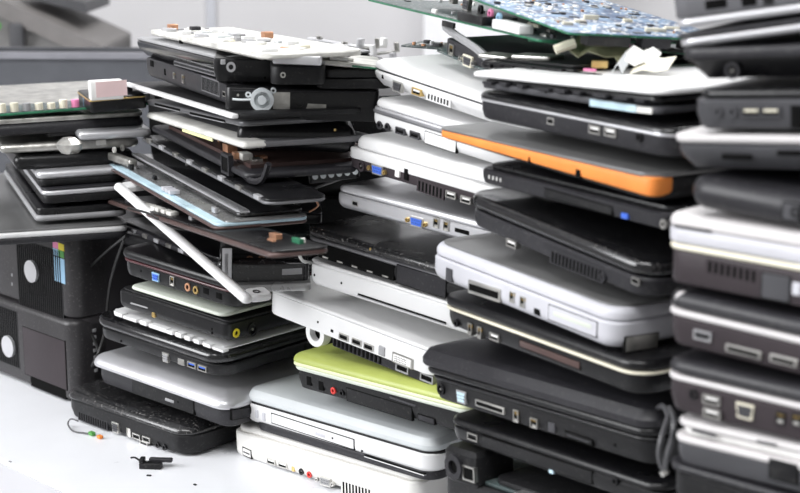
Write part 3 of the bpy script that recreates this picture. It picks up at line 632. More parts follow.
scrap('thin grey metal tray with slots, second plate above the yellow labelled deck', (147, 105), (241, 127), [('tray', 0, 5, 'round', 'steel_grey', 0, 0)], [('slot', 155, 104, 180, 110, 'silver', 2), ('slot', 190, 113, 225, 121, 'silver', 2)], W=.10, Y=0.799, yaw=-22, L=None, name='metal_tray', cat='metal plate')
scrap('black lid with a thin bright white edge jutting out to the left', (124, 86), (231, 119), [('lid_edge', 0, 3.5, 'box', 'white', 0, 0, {'dyb': .094, 'r': .002}), ('inner_panel', -1.5, 3, 'box', 'black_matte', 3, 5)], [], W=.10, Y=0.799, yaw=-22, L=None, name='laptop_cover', cat='screen lid', extra=hook)
scrap('dusty black laptop base with a row of open sockets and a small vent', (147, 77), (229, 107), [('base', 0, 19, 'tbs', 'charcoal', 0, 0)],
      [('blank', 152, 63.5, 'hole', 14, 6), ('blank', 165, 72, 'hole', 6, 6), ('rj', 174.5, 75.5, 'steel', 6, 7), ('rj', 183.5, 79, 'steel', 7, 9), ('vent', 202, 83, 219, 89, 'steel_grey', 11), ('lock', 224, 94)], Y=0.799, yaw=-22, L=None, W=.10)
scrap('long black battery bay shell with a white plastic fan ring and foil tape', (231, 119), (379, 122), [('shell', 0, 31, 'box', 'black', 0, 0)],
      [('sticker', 273, 100, 290, 101, 'foil', 17), ('sticker', 304, 108, 326, 109, 'foil', 9), ('jack', 299, 102, 'black', .0085), ('strip', 234, 91, 376, 92, 'charcoal', 1.5), ('hole', 238, 95, 'steel')], Y=.70, extra=lambda T, L, k: fan_ring(T, L, k), **R_)
scrap('black rounded hinge cover trough below the bay with the fan ring', (243, 151), (356, 155), [('shell', 0, 29, 'round', 'black', 0, 0)],
      [('jack', 252, 139, 'charcoal', .0038), ('hole', 335, 130, 'brass'), ('hole', 290, 137, 'charcoal')], Y=.712, yaw=50, W=.1, r=.006)
scrap('black box shaped battery holder with a screw ring, under the white keyboard plates', (219, 84), (277, 85), [('shell', 0, 25, 'tbs', 'black', 0, 0)],
      [('jack', 231, 67, 'grey', .0045), ('blank', 223, 62, 'grey', 5, 5), ('hole', 265, 78)], Y=.702, **R_)
scrap('small black block beside the battery holder, under the white keyboard plates', (280, 85), (326, 85), [('shell', 0, 18, 'box', 'black_matte', 0, 0)], [('jack', 283, 75, 'steel', .0025)], Y=.707, yaw=50, W=.1)
scrap('dark laptop layers showing left of the topmost white laptop', (326, 89), (392, 89), [('shell', 0, 10, 'box', 'black_matte', 0, 0), ('upper_shell', 11, 19, 'box', 'black', 2, 0)], [], Y=.745, yaw=50, W=.1)
scrap('glossy dark laptop lid half with a slanted left corner, under the white keyboard plates', (143, 58), (221, 80), [('shell', 0, 17, 'tb', 'black_gloss', -13, -2), ('edge', 17, 19, 'box', 'grey', -13, -2)],
      [('vent', 172, 63, 212, 74, 'steel_grey', 2)], Y=0.799, yaw=-22, L=None, W=.12)
scrap('white keyboard back plate on top of the left stack, left one of two', (151, 35), (262, 60), [('plate', 0, 5, 'box', 'white_worn', 0, 0, {'jag': .0006})],
      [('blank', 180, 42, 'hole', 6, 3)], Y=0.799, yaw=-22, L=None, W=.075, name='keyboard_plate', cat='keyboard', extra=lambda T, L, k: plate_bits(T, L, k))
scrap('white keyboard back plate on top of the left stack, right one of two', (268, 60), (384, 70), [('plate', 0, 4.5, 'box', 'white_worn', 0, 0, {'jag': .0006})],
      [('sticker', 300, 61, 325, 63, 'grey', 3), ('strip', 352, 66, 382, 69, 'pcb_green', 2)], Y=.712, yaw=50, W=.06, r=.004, name='keyboard_plate', cat='keyboard', extra=lambda T, L, k: plate_bits(T, L * .8, k))
scrap('grey plain metal cover lying at the corner of the white keyboard plates', (276, 64), (322, 66), [('plate', 0, 9, 'box', 'silver', 0, 0)], [], Y=.697, yaw=50, W=.03, r=.003, name='metal_cover', cat='metal plate')
# black fillers added so see-through gaps look shaded, then more loose scrap
scrap('black shell piece deep in the gap left of the silver laptop', (262, 234), (402, 232), [('shell', 0, 34, 'box', 'black_matte', 0, 0)], [], Y=.835, yaw=50, W=.08)
scrap('black slotted shell piece deep in the gap above the coiled cable', (250, 199), (402, 197), [('shell', 0, 40, 'box', 'black', 0, 0)], [('vent', 262, 172, 290, 171, 'charcoal', 8)], Y=.835, yaw=50, W=.08)
scrap('tall black casing deep behind the white laptop with two round sockets', (300, 158), (402, 156), [('shell', 0, 60, 'box', 'black_matte', 0, 0)], [], Y=.86, yaw=50, W=.08)
scrap('black torn shell lying right of the grey screen sheet corner', (232, 221), (322, 224), [('shell', 0, 9, 'box', 'black', 0, 0), ('rib', 9, 11, 'box', 'charcoal', 5, 3)], [('strip', 260, 218, 290, 219, 'silver', 2), ('jack', 300, 218, 'steel')], Y=.745, **R_)
scrap('black broken speaker block with copper rings under the coiled cable', (258, 212), (303, 208), [('block', 0, 15, 'round', 'black_matte', 0, 0)], [('jack', 268, 204, 'copper', .004), ('jack', 281, 202, 'steel', .005), ('box', 292, 202, 'white_dirty', 5, 6)], Y=.755, yaw=55, W=.04, r=.003, name='speaker_block', cat='computer part')
scrap('black clipped panel sticking out below the brown edged panel', (117, 228), (214, 268), [('panel', 0, 5, 'round', 'charcoal', 0, 0), ('backing', 5, 8, 'box', 'black', 4, 4)], [], Y=.80, yaw=-18, W=.05, name='laptop_screen', cat='screen panel', extra=lambda T, L, k: edge_clips(T, L, k))
scrap('narrow black panel wedged above the grey screen sheet', (131, 158), (238, 217), [('panel', 0, 2.5, 'round', 'black_gloss', 0, 0), ('edge', 2.5, 4, 'box', 'grey', 1, 1, {'dyb': .04})], [], Y=.80, yaw=-22, W=.05, name='laptop_screen', cat='screen panel')
scrap('black laptop shell deep behind the grey screen sheet', (134, 205), (240, 222), [('shell', 0, 42, 'box', 'black_matte', 0, 0)], [], Y=.86, yaw=-5, W=.1)  # added filler, makes the gap behind the sheet look dark
scrap('black laptop shell deep behind the open base frame', (152, 158), (240, 168), [('shell', 0, 62, 'box', 'black_matte', 0, 0)], [], Y=.88, yaw=-5, W=.1)  # added filler, hides the pale wall so this gap looks shaded
scrap('flat dark grey plate pointing out beside the clear plastic strip', (272, 180), (314, 190), [('plate', 0, 3, 'box', 'charcoal', 0, 0)], [], Y=0.771, yaw=20, W=.05, name='metal_plate', cat='metal plate', r=.003)
scrap('dark strip with a row of pale studs jutting out left of the white laptops', (312, 184), (360, 178), [('strip', 0, 14, 'box', 'black', 0, 0), ('rim', 13, 15, 'box', 'dark_grey', -1, -1)], [], Y=0.752, yaw=50, W=.012, r=.003, name='stud_strip', cat='plastic strip', extra=clear_strip)
def at3(x, y, d): return at(x, y, d)
mb = MB(); mb.tube([at(352, 118, 1.28), at(342, 122, 1.28), at(339, 135, 1.28), at(341, 150, 1.28), at(343, 166, 1.28)], .006, 'charcoal', n=10)
tag(mb.build('curved_hinge_cover'), 'curved black hinge cover standing left of the white laptop with the blue socket', 'hinge cover')
mb = MB(); mb.tube([at(343, 121, 1.27), at(350, 113, 1.27), at(362, 107, 1.27), at(378, 101, 1.29)], .0022, 'steel')
tag(mb.build('metal_rod'), 'thin bare metal rod by the curved black hinge cover', 'metal rod')
# coiled cable with yellow tip
def cable(name, label, pts, r, m, cat='cable'):
    mb = MB(); mb.tube([at(*p) for p in pts], r, m); return tag(mb.build(name), label, cat)
T = thing('cable', 'dark coiled cable with a yellow tip in the gap of the left stack', 'cable', Matrix.Translation(at(290, 203, 1.31)))
def child_tube(T, nm, pts, r, m, label=None):
    mb = MB(); mb.tube([T.matrix_world.inverted() @ at(*p) for p in pts], r, m); return mb.build(nm, T, label=label)
bpy.context.view_layer.update()
child_tube(T, 'wire', [(276, 196, 1.33), (284, 190, 1.3), (296, 192, 1.3), (302, 200, 1.31), (296, 208, 1.31), (284, 210, 1.32), (290, 213, 1.31), (304, 209, 1.3), (314, 203, 1.3)], .0014, 'wire_grey')
child_tube(T, 'tip', [(313, 203.5, 1.3), (315.5, 201.5, 1.3), (317, 200.5, 1.3)], .0024, 'yellow')
cable('cable', 'white thin cable dropping onto the slim white laptop', [(275, 233, 1.12), (284, 238, 1.12), (293, 245, 1.13), (299, 255, 1.15), (303, 261, 1.18), (311, 263, 1.21)], .0013, 'wire_white')
cable('cable', 'thin black wire curving over the loose grey screen sheet', [(160, 200, 1.29), (175, 203, 1.285), (192, 197, 1.29), (208, 191, 1.3), (222, 189, 1.3), (236, 186, 1.3)], .0007, 'wire_black')
cable('cable', 'thin bent metal wire crossing the loose grey screen sheet', [(186, 164, 1.33), (205, 182, 1.3), (222, 200, 1.28), (234, 211, 1.265), (240, 212, 1.26), (243, 206, 1.27)], .0009, 'steel')
cable('cable', 'black cable hanging in front of the stacked desktop computers, left one', [(126, 236, 1.34), (106, 252, 1.38), (86, 272, 1.42), (76, 292, 1.46), (79, 316, 1.45), (92, 335, 1.42), (99, 352, 1.4)], .0013, 'wire_black')
cable('cable', 'black cable hanging in front of the stacked desktop computers, right one', [(124, 240, 1.34), (116, 262, 1.36), (110, 285, 1.38), (107, 310, 1.39), (104, 335, 1.38), (97, 356, 1.37), (92, 366, 1.4)], .0014, 'wire_black')
T = thing('cable', 'black looped cable with a metal tip between the two right hand stacks', 'cable', Matrix.Translation(at(668, 470, .9)))
bpy.context.view_layer.update()
child_tube(T, 'wire', [(653, 412, .9), (662, 406, .86), (668, 416, .84), (662, 436, .83), (659, 455, .83), (664, 470, .83), (667, 455, .82), (672, 438, .8), (674, 420, .8), (670, 408, .82)], .0016, 'wire_grey')
child_tube(T, 'plug_tip', [(663, 470, .83), (664.5, 472, .83), (666, 474, .83)], .0026, 'steel')
def tiny(name, label, px, dims, m, cat, rz=0):
    P = on_z(px); mb = MB(); w, d, h = dims; mb.box(-w / 2, w / 2, -d / 2, d / 2, 0, h, m, b=min(dims) * .2)
    return tag(mb.build(name), label, cat, M=Matrix.Translation(P) @ Matrix.Rotation(rz, 4, 'Z'))
T = thing('cable', 'thin grey wire loop on the table with a green and an orange end', 'cable', Matrix.Translation(on_z((84, 430), .001)))
bpy.context.view_layer.update()
mb = MB(); mb.tube([T.matrix_world.inverted() @ (on_z(p, h)) for p, h in (((78, 421), .014), ((71, 419), .009), ((68, 424), .003), ((73, 431), .0012), ((84, 433), .0012), ((91, 434), .0012))], .0007, 'wire_grey'); mb.build('wire', T)
child = MB(); q = T.matrix_world.inverted() @ on_z((92, 434), .0015); child.box(q.x - .003, q.x + .003, q.y - .002, q.y + .002, q.z - .001, q.z + .002, 'led_green', b=.0004); child.build('connector', T, label='green end')
child = MB(); q = T.matrix_world.inverted() @ on_z((100, 437), .0015); child.box(q.x - .0025, q.x + .0025, q.y - .002, q.y + .002, q.z - .001, q.z + .0015, 'orange', b=.0004); child.build('connector', T, label='orange end')
# broken black plastic on the table
P = on_z((151, 468)); T = thing('plastic_fragment', 'broken black plastic clip lying on the white table in front', 'plastic fragment', Matrix.Translation(P) @ Matrix.Rotation(math.radians(40), 4, 'Z'))
mb = MB(); mb.box(-.009, .009, -.004, .004, 0, .005, 'black_matte', b=.0006); mb.build('block', T)
mb = MB(); mb.box(-.009, -.005, -.004, .004, .005, .0085, 'black_matte', b=.0005); mb.build('prong', T)
mb = MB(); mb.box(-.002, .017, .001, .006, .0045, .0075, 'charcoal', b=.0005); mb.build('arm', T)
mb = MB(); mb.tube([(-.009, 0, .006), (-.014, .004, .007), (-.018, .006, .006)], .0008, 'black_matte'); mb.build('spike', T)
tiny('plastic_fragment', 'tiny black crumb on the table below the broken black clip', (149, 476), (.004, .002, .001), 'black_matte', 'plastic fragment', .6)
tiny('plastic_fragment', 'tiny dark crumb near the front of the lowest white laptop', (195, 485), (.003, .002, .0008), 'black_matte', 'plastic fragment')
tiny('plastic_fragment', 'smallest pale crumb far left on the table', (10, 462), (.003, .002, .0006), 'grey', 'plastic fragment')

cable('cable', 'black wire draped over the brown edged panel', [(128, 208, 1.22), (150, 214, 1.21), (175, 228, 1.2), (205, 231, 1.19), (230, 240, 1.17), (252, 238, 1.17)], .001, 'wire_black')
cable('cable', 'orange copper wire end poking out beside the speaker block', [(300, 190, 1.2), (310, 195, 1.19), (318, 205, 1.19), (309, 212, 1.19)], .0008, 'copper')
# ================================================================== circuit boards on top
def populate(T, L, W, z, n, seed, edge=0, big=1):
    r_ = random.Random(seed)
    occ = []
    def free(x, y, w, d):
        return all(x + w < a or a + c < x or y + d < b or b + e < y for a, b, c, e in occ)
    kinds = [('chip', 'black', (.006, .016), (.006, .016), (.0010, .0018)), ('connector', 'cream', (.012, .03), (.004, .006), (.003, .006)), ('connector', 'paper', (.008, .02), (.003, .006), (.002, .005)),
             ('capacitor', 'copper', (.002, .005), (.002, .004), (.0015, .003)), ('inductor', 'dark_grey', (.005, .008), (.005, .008), (.002, .0035)), ('shield', 'steel', (.006, .014), (.005, .012), (.001, .003)), ('capacitor', 'silver', (.003, .006), (.003, .005), (.0015, .004)), ('chip', 'white_dirty', (.003, .008), (.003, .006), (.001, .002))]
    i = 0; tries = 0
    while i < n and tries < n * 20:
        tries += 1
        nm, m, a, b, c = r_.choice(kinds); w = r_.uniform(*a) * big; d = r_.uniform(*b) * big
        if r_.random() < .5: w, d = d, w
        x = r_.uniform(.003, L - .003 - w); y = r_.uniform(.003, W - .003 - d)
        if not free(x, y, w, d): continue
        occ.append((x - .0008, y - .0008, w + .0016, d + .0016)); i += 1
        mb = MB(); mb.box(x, x + w, y, y + d, z - .0002, z + r_.uniform(*c) * big, m, b=.0003); mb.build(nm, T)
def board(label, P0, P1, Y, yaw, L, W, roll, m='pcb_blue', n=40, seed=1, feats=(), extra=None, big=1, notch=None):
    def ex(T, L_, k):
        populate(T, L_, W, 2.2 * k, n, seed, big=big)
        if extra: extra(T, L_, k)
    return unit(label, P0, P1, [('substrate', 0, 1.6, 'box', 'pcb_green', 0, 0), ('printed_face', 1.6, 2.2, 'box', m, .8, .8)], feats, Y=Y, yaw=yaw, L=L, W=W, roll=roll, r=.004, name='circuit_board', cat='circuit board', extra=ex)
unit('dark keyboard deck lying under the green edged boards', (482, 68), (570, 77), [('deck', 0, 8, 'lid', 'black', 0, 0), ('key_field', 8, 10, 'box', 'black_matte', 6, 6)], [('slot', 500, 66, 600, 75, 'charcoal', 1.5)], Y=.76, yaw=-13, L=None, W=.15, r=.006, name='keyboard_deck', cat='keyboard deck', extra=lambda T, L, k: tabs(T, L, k, 4, 5, 'black'))
def portboard(T, L, k):
    populate(T, L, .06, 2 * k, 10, 4)
    mb = MB(); mb.tube([(.002, .004, .018), (.02, .002, .016), (.05, .002, .012), (.075, .002, .004)], .0028, 'grey'); mb.build('metal_bracket', T, label='grey metal bracket')
unit('loose port board with a square network socket, on top of the topmost white laptop', (437, 52), (484, 72), [('substrate', 0, 2.5, 'box', 'pcb_dark', 0, 0), ('port_housing', 2.5, 17, 'box', 'charcoal', 16, 1)],
     [('rj', 451, 50, 'steel', 11, 13), ('vga', 468, 61, 'dark_grey', .015, .009, 'cream', True)], Y=.79, yaw=-15, L=.09, W=.07, r=.003, name='port_board', cat='circuit board', extra=portboard)
unit('small green strip board left of the loose port board', (402, 47), (440, 50), [('substrate', 0, 2, 'box', 'pcb_dark', 0, 0)], [], Y=.84, yaw=20, L=.06, W=.04, r=.002, name='circuit_board', cat='circuit board', extra=lambda T, L, k: populate(T, L, .035, 2 * k, 12, 8, big=.8))
for i, (a, b, lb) in enumerate((((479, 58), (507, 61), 'left one of two flat metal tabs under the green edged board'), ((512, 59), (550, 61), 'right one of two flat metal tabs under the green edged board'))):
    unit(lb, a, b, [('plate', 0, 4, 'box', 'foil', 0, 0)], [], Y=.76, yaw=10, W=.02, r=.002, name='metal_plate', cat='metal plate')
def m2x(T, L, k):
    for i, x in enumerate((.15, .2)):
        mb = MB(); mb.box(x, x + .036, -.001, .01, 2 * k, 2 * k + .006, 'white' if i else 'black', b=.0006); mb.build('connector', T)
board('large dark topped circuit board with a bright green edge, reaching left over the middle stack', (368, 1), (531, 40), .83, -20, .26, .12, -3, m='pcb_dark', n=45, seed=3, big=.6, extra=m2x,
      feats=[('blank', 447, 24.5, 'black', 22, 5)])
board('lower green edged circuit board with a pink audio socket, just above the ribbon scraps', (532, 42), (697, 56), .77, 35, .13, .1, -2, m='pcb_dark', n=34, seed=5, big=.55,
      feats=[('jack', 625.5, 46, 'pink', .0042), ('jack', 638, 47.5, 'black', .0042), ('blank', 600, 43, 'black', 18, 7), ('blank', 652, 50, 'steel', 14, 5), ('blank', 577, 41, 'brass', 16, 4), ('blank', 675, 52, 'black', 16, 5)])
def m1x(T, L, k):
    L2 = L
    for y, w, m in ((.012, .03, 'black'), (.05, .02, 'charcoal'), (.078, .02, 'black')):
        mb = MB(); mb.box(L2 - .008, L2 + .001, y, y + w, -.006, .0001, m, b=.0006); mb.build('edge_connector', T)
board('big blue circuit board covered in tiny white solder marks, topmost of the boards', (425, -17), (544, 26), .83, -25, .24, .115, -4, m='pcb_blue', n=98, seed=7, big=.5, extra=m1x,
      feats=[('jack', 480, 10, 'black', .0042), ('jack', 490, 14, 'pink', .0042), ('jack', 498.5, 18, 'blue_pale', .0042), ('vga', 466, 4.5, 'dark_grey', .015, .01, 'steel', False), ('rj', 452, -1, 'steel', 12, 10)])
# ribbon and connector scraps
T = thing('ribbon_cable', 'olive flex ribbon with a cream connector lying on the thin white lid', 'ribbon cable', Matrix.Translation(at(575, 60, 0.963)))
bpy.context.view_layer.update(); Ti = T.matrix_world.inverted()
def ribbon(pts, w, m, nm, T, th=.0006):
    Ti = T.matrix_world.inverted(); up = Vector((-.25, .8, .35)).normalized() * w; mb = MB(); P = [Ti @ at(*p) for p in pts]; vs = []
    for p in P: vs += [p, p + up, p + up + Vector((0, 0, th)), p + Vector((0, 0, th))]
    fs = [(0, 1, 2, 3), tuple(len(vs) - 4 + i for i in (3, 2, 1, 0))]
    for i in range(len(P) - 1):
        for j in range(4): fs.append((i * 4 + j, i * 4 + (j + 1) % 4, (i + 1) * 4 + (j + 1) % 4, (i + 1) * 4 + j))
    mb.add(vs, fs, m); return mb.build(nm, T)
mats_olive = mat('olive', (.2, .2, .12), .35)
ribbon([(568, 50, 0.954), (578, 58, 0.949), (588, 52, 0.949), (598, 55, 0.944), (606, 58, 0.944), (614, 57, 0.944), (622, 68, 0.935)], .02, 'olive', 'ribbon', T)
mb = MB(); mb.tube([Ti @ at(555, 50, 0.954), Ti @ at(565, 46, 0.954), Ti @ at(575, 43, 0.954)], .0032, 'cream', n=8); mb.build('connector', T, label='cream connector')
T = thing('flex_strip', 'white crumpled flex strips heaped on the thin white lid', 'ribbon cable', Matrix.Translation(at(630, 66, 0.935)))
bpy.context.view_layer.update()
ribbon([(616, 66, 0.930), (624, 60, 0.926), (634, 66, 0.921), (644, 62, 0.916), (652, 68, 0.912)], .018, 'white_warm', 'strip', T)
ribbon([(612, 72, 0.926), (618, 64, 0.921), (622, 74, 0.916)], .014, 'pale_lid', 'strip', T)
ribbon([(630, 74, 0.921), (642, 70, 0.912), (655, 72, 0.907), (668, 70, 0.902)], .016, 'cream', 'strip', T)
P = at(600, 64, 0.944); mb = MB(); mb.box(-.005, .005, -.003, .003, -.0022, .0022, 'brass', b=.0004); tag(mb.build('gold_connector'), 'small gold pin connector beside the crumpled white flex', 'connector', M=Matrix.Translation(P) @ Matrix.Rotation(.6, 4, 'Z'))
P = at(590, 70, 0.935); mb = MB(); mb.box(-.004, .004, -.0013, .0013, -.0008, .0008, 'pink', b=.0003); tag(mb.build('wire_scrap'), 'small pink wire scrap on the thin white lid', 'wire scrap', M=Matrix.Translation(P) @ Matrix.Rotation(.3, 4, 'Z'))
# metal bits between the white keyboard plates and the top white laptop
r_ = random.Random(21)
spots = [(335, 38, 'silver', 'flat silver bracket'), (348, 44, 'steel', 'bright steel bracket'), (360, 41, 'white', 'white plastic bracket'), (352, 52, 'white', 'low white plastic bracket'), (368, 50, 'steel', 'bent steel bracket'), (376, 57, 'silver', 'silver bracket nearest the white laptop'), (341, 49, 'charcoal', 'dark bracket')]
for x, y, m, lb in spots:
    T = thing('bracket', lb + ' in the small heap on top of the left stack', 'bracket', Matrix.Translation(at(x, y + 6, 1.42)) @ Matrix.Rotation(r_.uniform(.2, 1.4), 4, 'Z') @ Matrix.Rotation(r_.uniform(-.15, .25), 4, 'Y'))
    w = r_.uniform(.018, .032); mb = MB(); mb.box(-w, w, -.005, .005, 0, .002, m, b=.0004); mb.build('bar', T)
    mb = MB(); mb.box(w - .004, w, -.005, .005, .002, .009, m, b=.0004); mb.build('flange', T)
    mb = MB(); mb.cyl((-w * .6, 0, .0015), (0, 0, 1), .003, .003, 'steel', 12, hole=.0015); mb.build('screw_boss', T)
# ================================================================== STACK A (far left, out of focus)
def tower(label, P0, P1, H, feats, badge, extra=None, Y='table', yaw=0):
    def ex(T, L, k):
        q = T.matrix_world.inverted() @ on_plane(badge, T.matrix_world.translation, (T.matrix_world.to_3x3() @ Vector((0, 1, 0))))
        mb = MB(); mb.cyl((q.x, .0, q.z), (0, -1, 0), .0105, .003, 'silver', 28); mb.build('badge', T, label='round silver badge')
        if extra: extra(T, L, k)
    return unit(label, P0, P1, [('case', 0, H, 'base', 'tower_grey', 2, 8), ('front_bezel', 2, H - 1, 'lid', 'tower_black', 0, 0, {'dyb': .25})], feats, Y=Y, yaw=yaw, W=.30, r=.014, name='desktop_computer', cat='desktop computer', extra=ex)
def marks(T, L, k):
    for i in range(7):
        mb = MB(); mb.box(L - .001, L + .0006, .022, .026, (24 + i * 6) * k, (27 + i * 6) * k, 'grey', b=.0003); mb.build('side_mark', T)
bpy.context.view_layer.update()
def upd(f):
    def g(*a): bpy.context.view_layer.update(); return f(*a)
    return g
tower('black desktop computer lying flat on the table, lower of two', (-70, 346), (75, 404), 74, [('panel', 24, 350, 66, 366, 'charcoal_warm', 44), ('vent', -20, 326, 18, 340, 'black', 52), ('slot', 31, 379, 66, 393, 'charcoal', 11), ('blank', 28, 332, 'grey', 2, 3), ('blank', 28, 342, 'grey', 2, 3), ('blank', 28, 352, 'grey', 2, 3)], (10, 346), lambda T, L, k: marks(T, L, k))
def stk(T, L, k):
    pass
tower('black desktop computer with coloured stickers, stacked on the other one', (-70, 272), (75, 322), 77, [('vent', 18, 272, 62, 286, 'black', 62), ('sticker', 53, 244, 58.5, 246, 'pink', 6), ('sticker', 58.5, 246, 64, 248, 'yellow', 6), ('sticker', 53, 251, 58.5, 253, 'blue_pale', 6), ('sticker', 58.5, 253, 64, 255, 'led_green', 6), ('sticker', 53.5, 268, 65, 272, 'blue_pale', 22),
      ('blank', 12, 275, 'grey', 2, 3), ('blank', 12, 284, 'grey', 2, 3)], (33, 271), Y=.752)
A_ = dict(yaw=65, W=.26, r=.008)
unit('dark laptop with a long silver edge lying flat on the desktop computers', (-12, 247), (129, 238), [('base', 0, 8, 'round', 'charcoal', 0, 0), ('rim', 7, 13, 'round', 'white', -1, -1), ('lid', 13, 15, 'box', 'grey_lid', 0, 0)], [], Y=('z', 0.161), yaw=65, W=.30, r=.008)
unit('dark laptop with a pale lower edge, second layer above the desktop computers', (43, 222), (128, 216), [('base', 0, 6, 'round', 'grey', 0, 0), ('lid', 6, 13, 'box', 'black', 2, 2)], [], Y=('z', 0.177), **A_)
unit('dark laptop with a thin bright seam, third layer above the desktop computers', (51, 204), (128, 198), [('base', 0, 8, 'box', 'black_matte', 0, 0), ('seam_line', 8, 13, 'round', 'silver', -1, -1), ('lid', 13, 15, 'box', 'charcoal', 0, 0)], [], Y=('z', 0.192), **A_)
unit('dark laptop with a rounded silver lid edge, fourth layer above the desktop computers', (45, 187), (128, 181), [('base', 0, 7, 'box', 'black_matte', 2, 2), ('lid', 7, 15, 'round', 'silver', 0, 0)], [], Y=('z', 0.206), **A_)
unit('plain black laptop shell under the pale crumpled metal, in the far left stack', (22, 171), (135, 165), [('shell', 0, 16, 'round', 'black', 0, 0)], [], Y=('z', 0.219), **A_)
unit('pale grey metal frame near the top of the far left stack', (8, 154), (140, 147), [('frame', 0, 9, 'round', 'foil', 0, 0)], [('sticker', 96, 143, 106, 142, 'white_dirty', 5)], Y=('z', 0.235), **A_)
unit('bright silver bar lying right on the pale metal frame of the far left stack', (83, 141), (152, 137), [('bar', 0, 9, 'round', 'silver', 0, 0)], [], Y=('z', 0.246), yaw=65, W=.05, r=.004, name='metal_bar', cat='metal bar')
mb = MB(); mb.slab(-.012, .012, -.012, .012, [(.006, 0), (.003, .004), (.002, .008), (.005, .011), (.008, .013)], 'foil', r=.009); tag(mb.build('crumpled_foil'), 'pale crumpled lump on the far left stack', 'foil', M=Matrix.Translation(on_z((70, 153), .245)))
unit('black slotted block near the top of the far left stack', (50, 137), (87, 134), [('block', 0, 21, 'box', 'black', 0, 0)], [('slot', 54, 125, 82, 124, 'charcoal', 2), ('slot', 54, 130, 82, 129, 'charcoal', 2)], Y=('z', 0.247), yaw=65, W=.06, r=.004, name='heat_sink', cat='computer part')
unit('black laptop shell beneath the green board on the far left stack', (-10, 138), (145, 128), [('shell', 0, 12, 'round', 'charcoal', 0, 0), ('upper_shell', 12, 17, 'box', 'foil', 2, 2)], [], Y=('z', 0.250), **A_)
def a_bits(T, L, k):
    r2 = random.Random(6)
    for i, m in enumerate(['cream', 'cream', 'grey', 'cream', 'cream', 'cream', 'pink', 'blue_pale', 'charcoal', 'black', 'steel', 'black', 'grey', 'black']):
        x = .003 + i * .0105; mb = MB(); mb.cyl((x + .004, .006, 2 * k), (0, 0, 1), .0036, .006 + .003 * r2.random(), m, 12); mb.build('capacitor', T)
unit('green circuit board with a row of capacitors, topmost of the far left stack', (-5, 117), (150, 105), [('substrate', 0, 2.5, 'box', 'pcb_green', 0, 0), ('printed_face', 2.5, 3, 'box', 'pcb_dark', 1, 1)], [], Y=('z', 0.268), yaw=65, W=.05, r=.003, name='circuit_board', cat='circuit board', extra=a_bits)
unit('black box shaped scrap beside the jutting white lid edge, far left stack', (94, 113), (147, 108), [('shell', 0, 14, 'box', 'black', 0, 0), ('trim', 11, 12.5, 'box', 'brass', -1, -1)], [], Y=('z', 0.272), yaw=65, W=.07, r=.003, name='drive_case', cat='computer part')
unit('white card with a pink print standing on the far left stack', (92, 101), (124, 99), [('card', 0, 19, 'box', 'paper', 0, 0)], [('sticker', 96, 90, 127, 87.5, 'card_pink', 15)], Y=('z', 0.283), yaw=65, W=.012, r=.001, name='card_box', cat='box') if mat('card_pink', (.8, .6, .6), .6) else None
# ================================================================== setting
mb = MB(); mb.box(-2.4, .5, .626, 1.75, -.045, 0, 'table_white', b=.002)
T = thing('work_table', 'long white work table carrying all the stacks of laptops', 'table', Matrix.Translation((-.95, 1.19, -.76)))
for v_ in range(len(mb.v)): mb.v[v_] = (mb.v[v_][0] + .95, mb.v[v_][1] - 1.19, mb.v[v_][2] + .76)
mb.build('tabletop', T)
mb = MB(); mb.box(-1.45, 1.45, -.5655, -.5645, .716, .757, 'table_side'); mb.build('front_strip', T, label='pale grey strip on the front edge')  # strip added to make the tabletop's front face greyer than its top
mb = MB(); mb.box(-1.43, 1.43, -.545, -.535, .60, .715, 'table_side'); mb.build('apron', T)
for x in (-1.38, 1.38):
    for y in (-.5, .5):
        mb = MB(); mb.box(x - .025, x + .025, y - .025, y + .025, 0, .715, 'table_side', b=.003); mb.build('leg', T)
# crate on the table behind the far left stack
c = at(60, 52, 2.15); zt = c.z; zt = max(zt, .12)
T = thing('crate', 'dark grey plastic crate behind the far left stack', 'crate', Matrix.Translation((c.x, c.y, 0)) @ Matrix.Rotation(math.radians(43), 4, 'Z'))
W_, D_ = .40, .07
mb = MB(); mb.slab(-.34, .22, 0, D_, [(.012, 0), (0, zt - .002), (0, zt), (.008, zt), (.018, .01)], 'crate', r=.02); mb.build('shell', T)
mb = MB(); mb.slab(-.346, .226, -.006, D_ + .006, [(0, zt - .009), (0, zt - .001), (.001, zt), (.013, zt), (.013, zt - .009)], 'crate_highlight', r=.024); mb.build('rim', T)
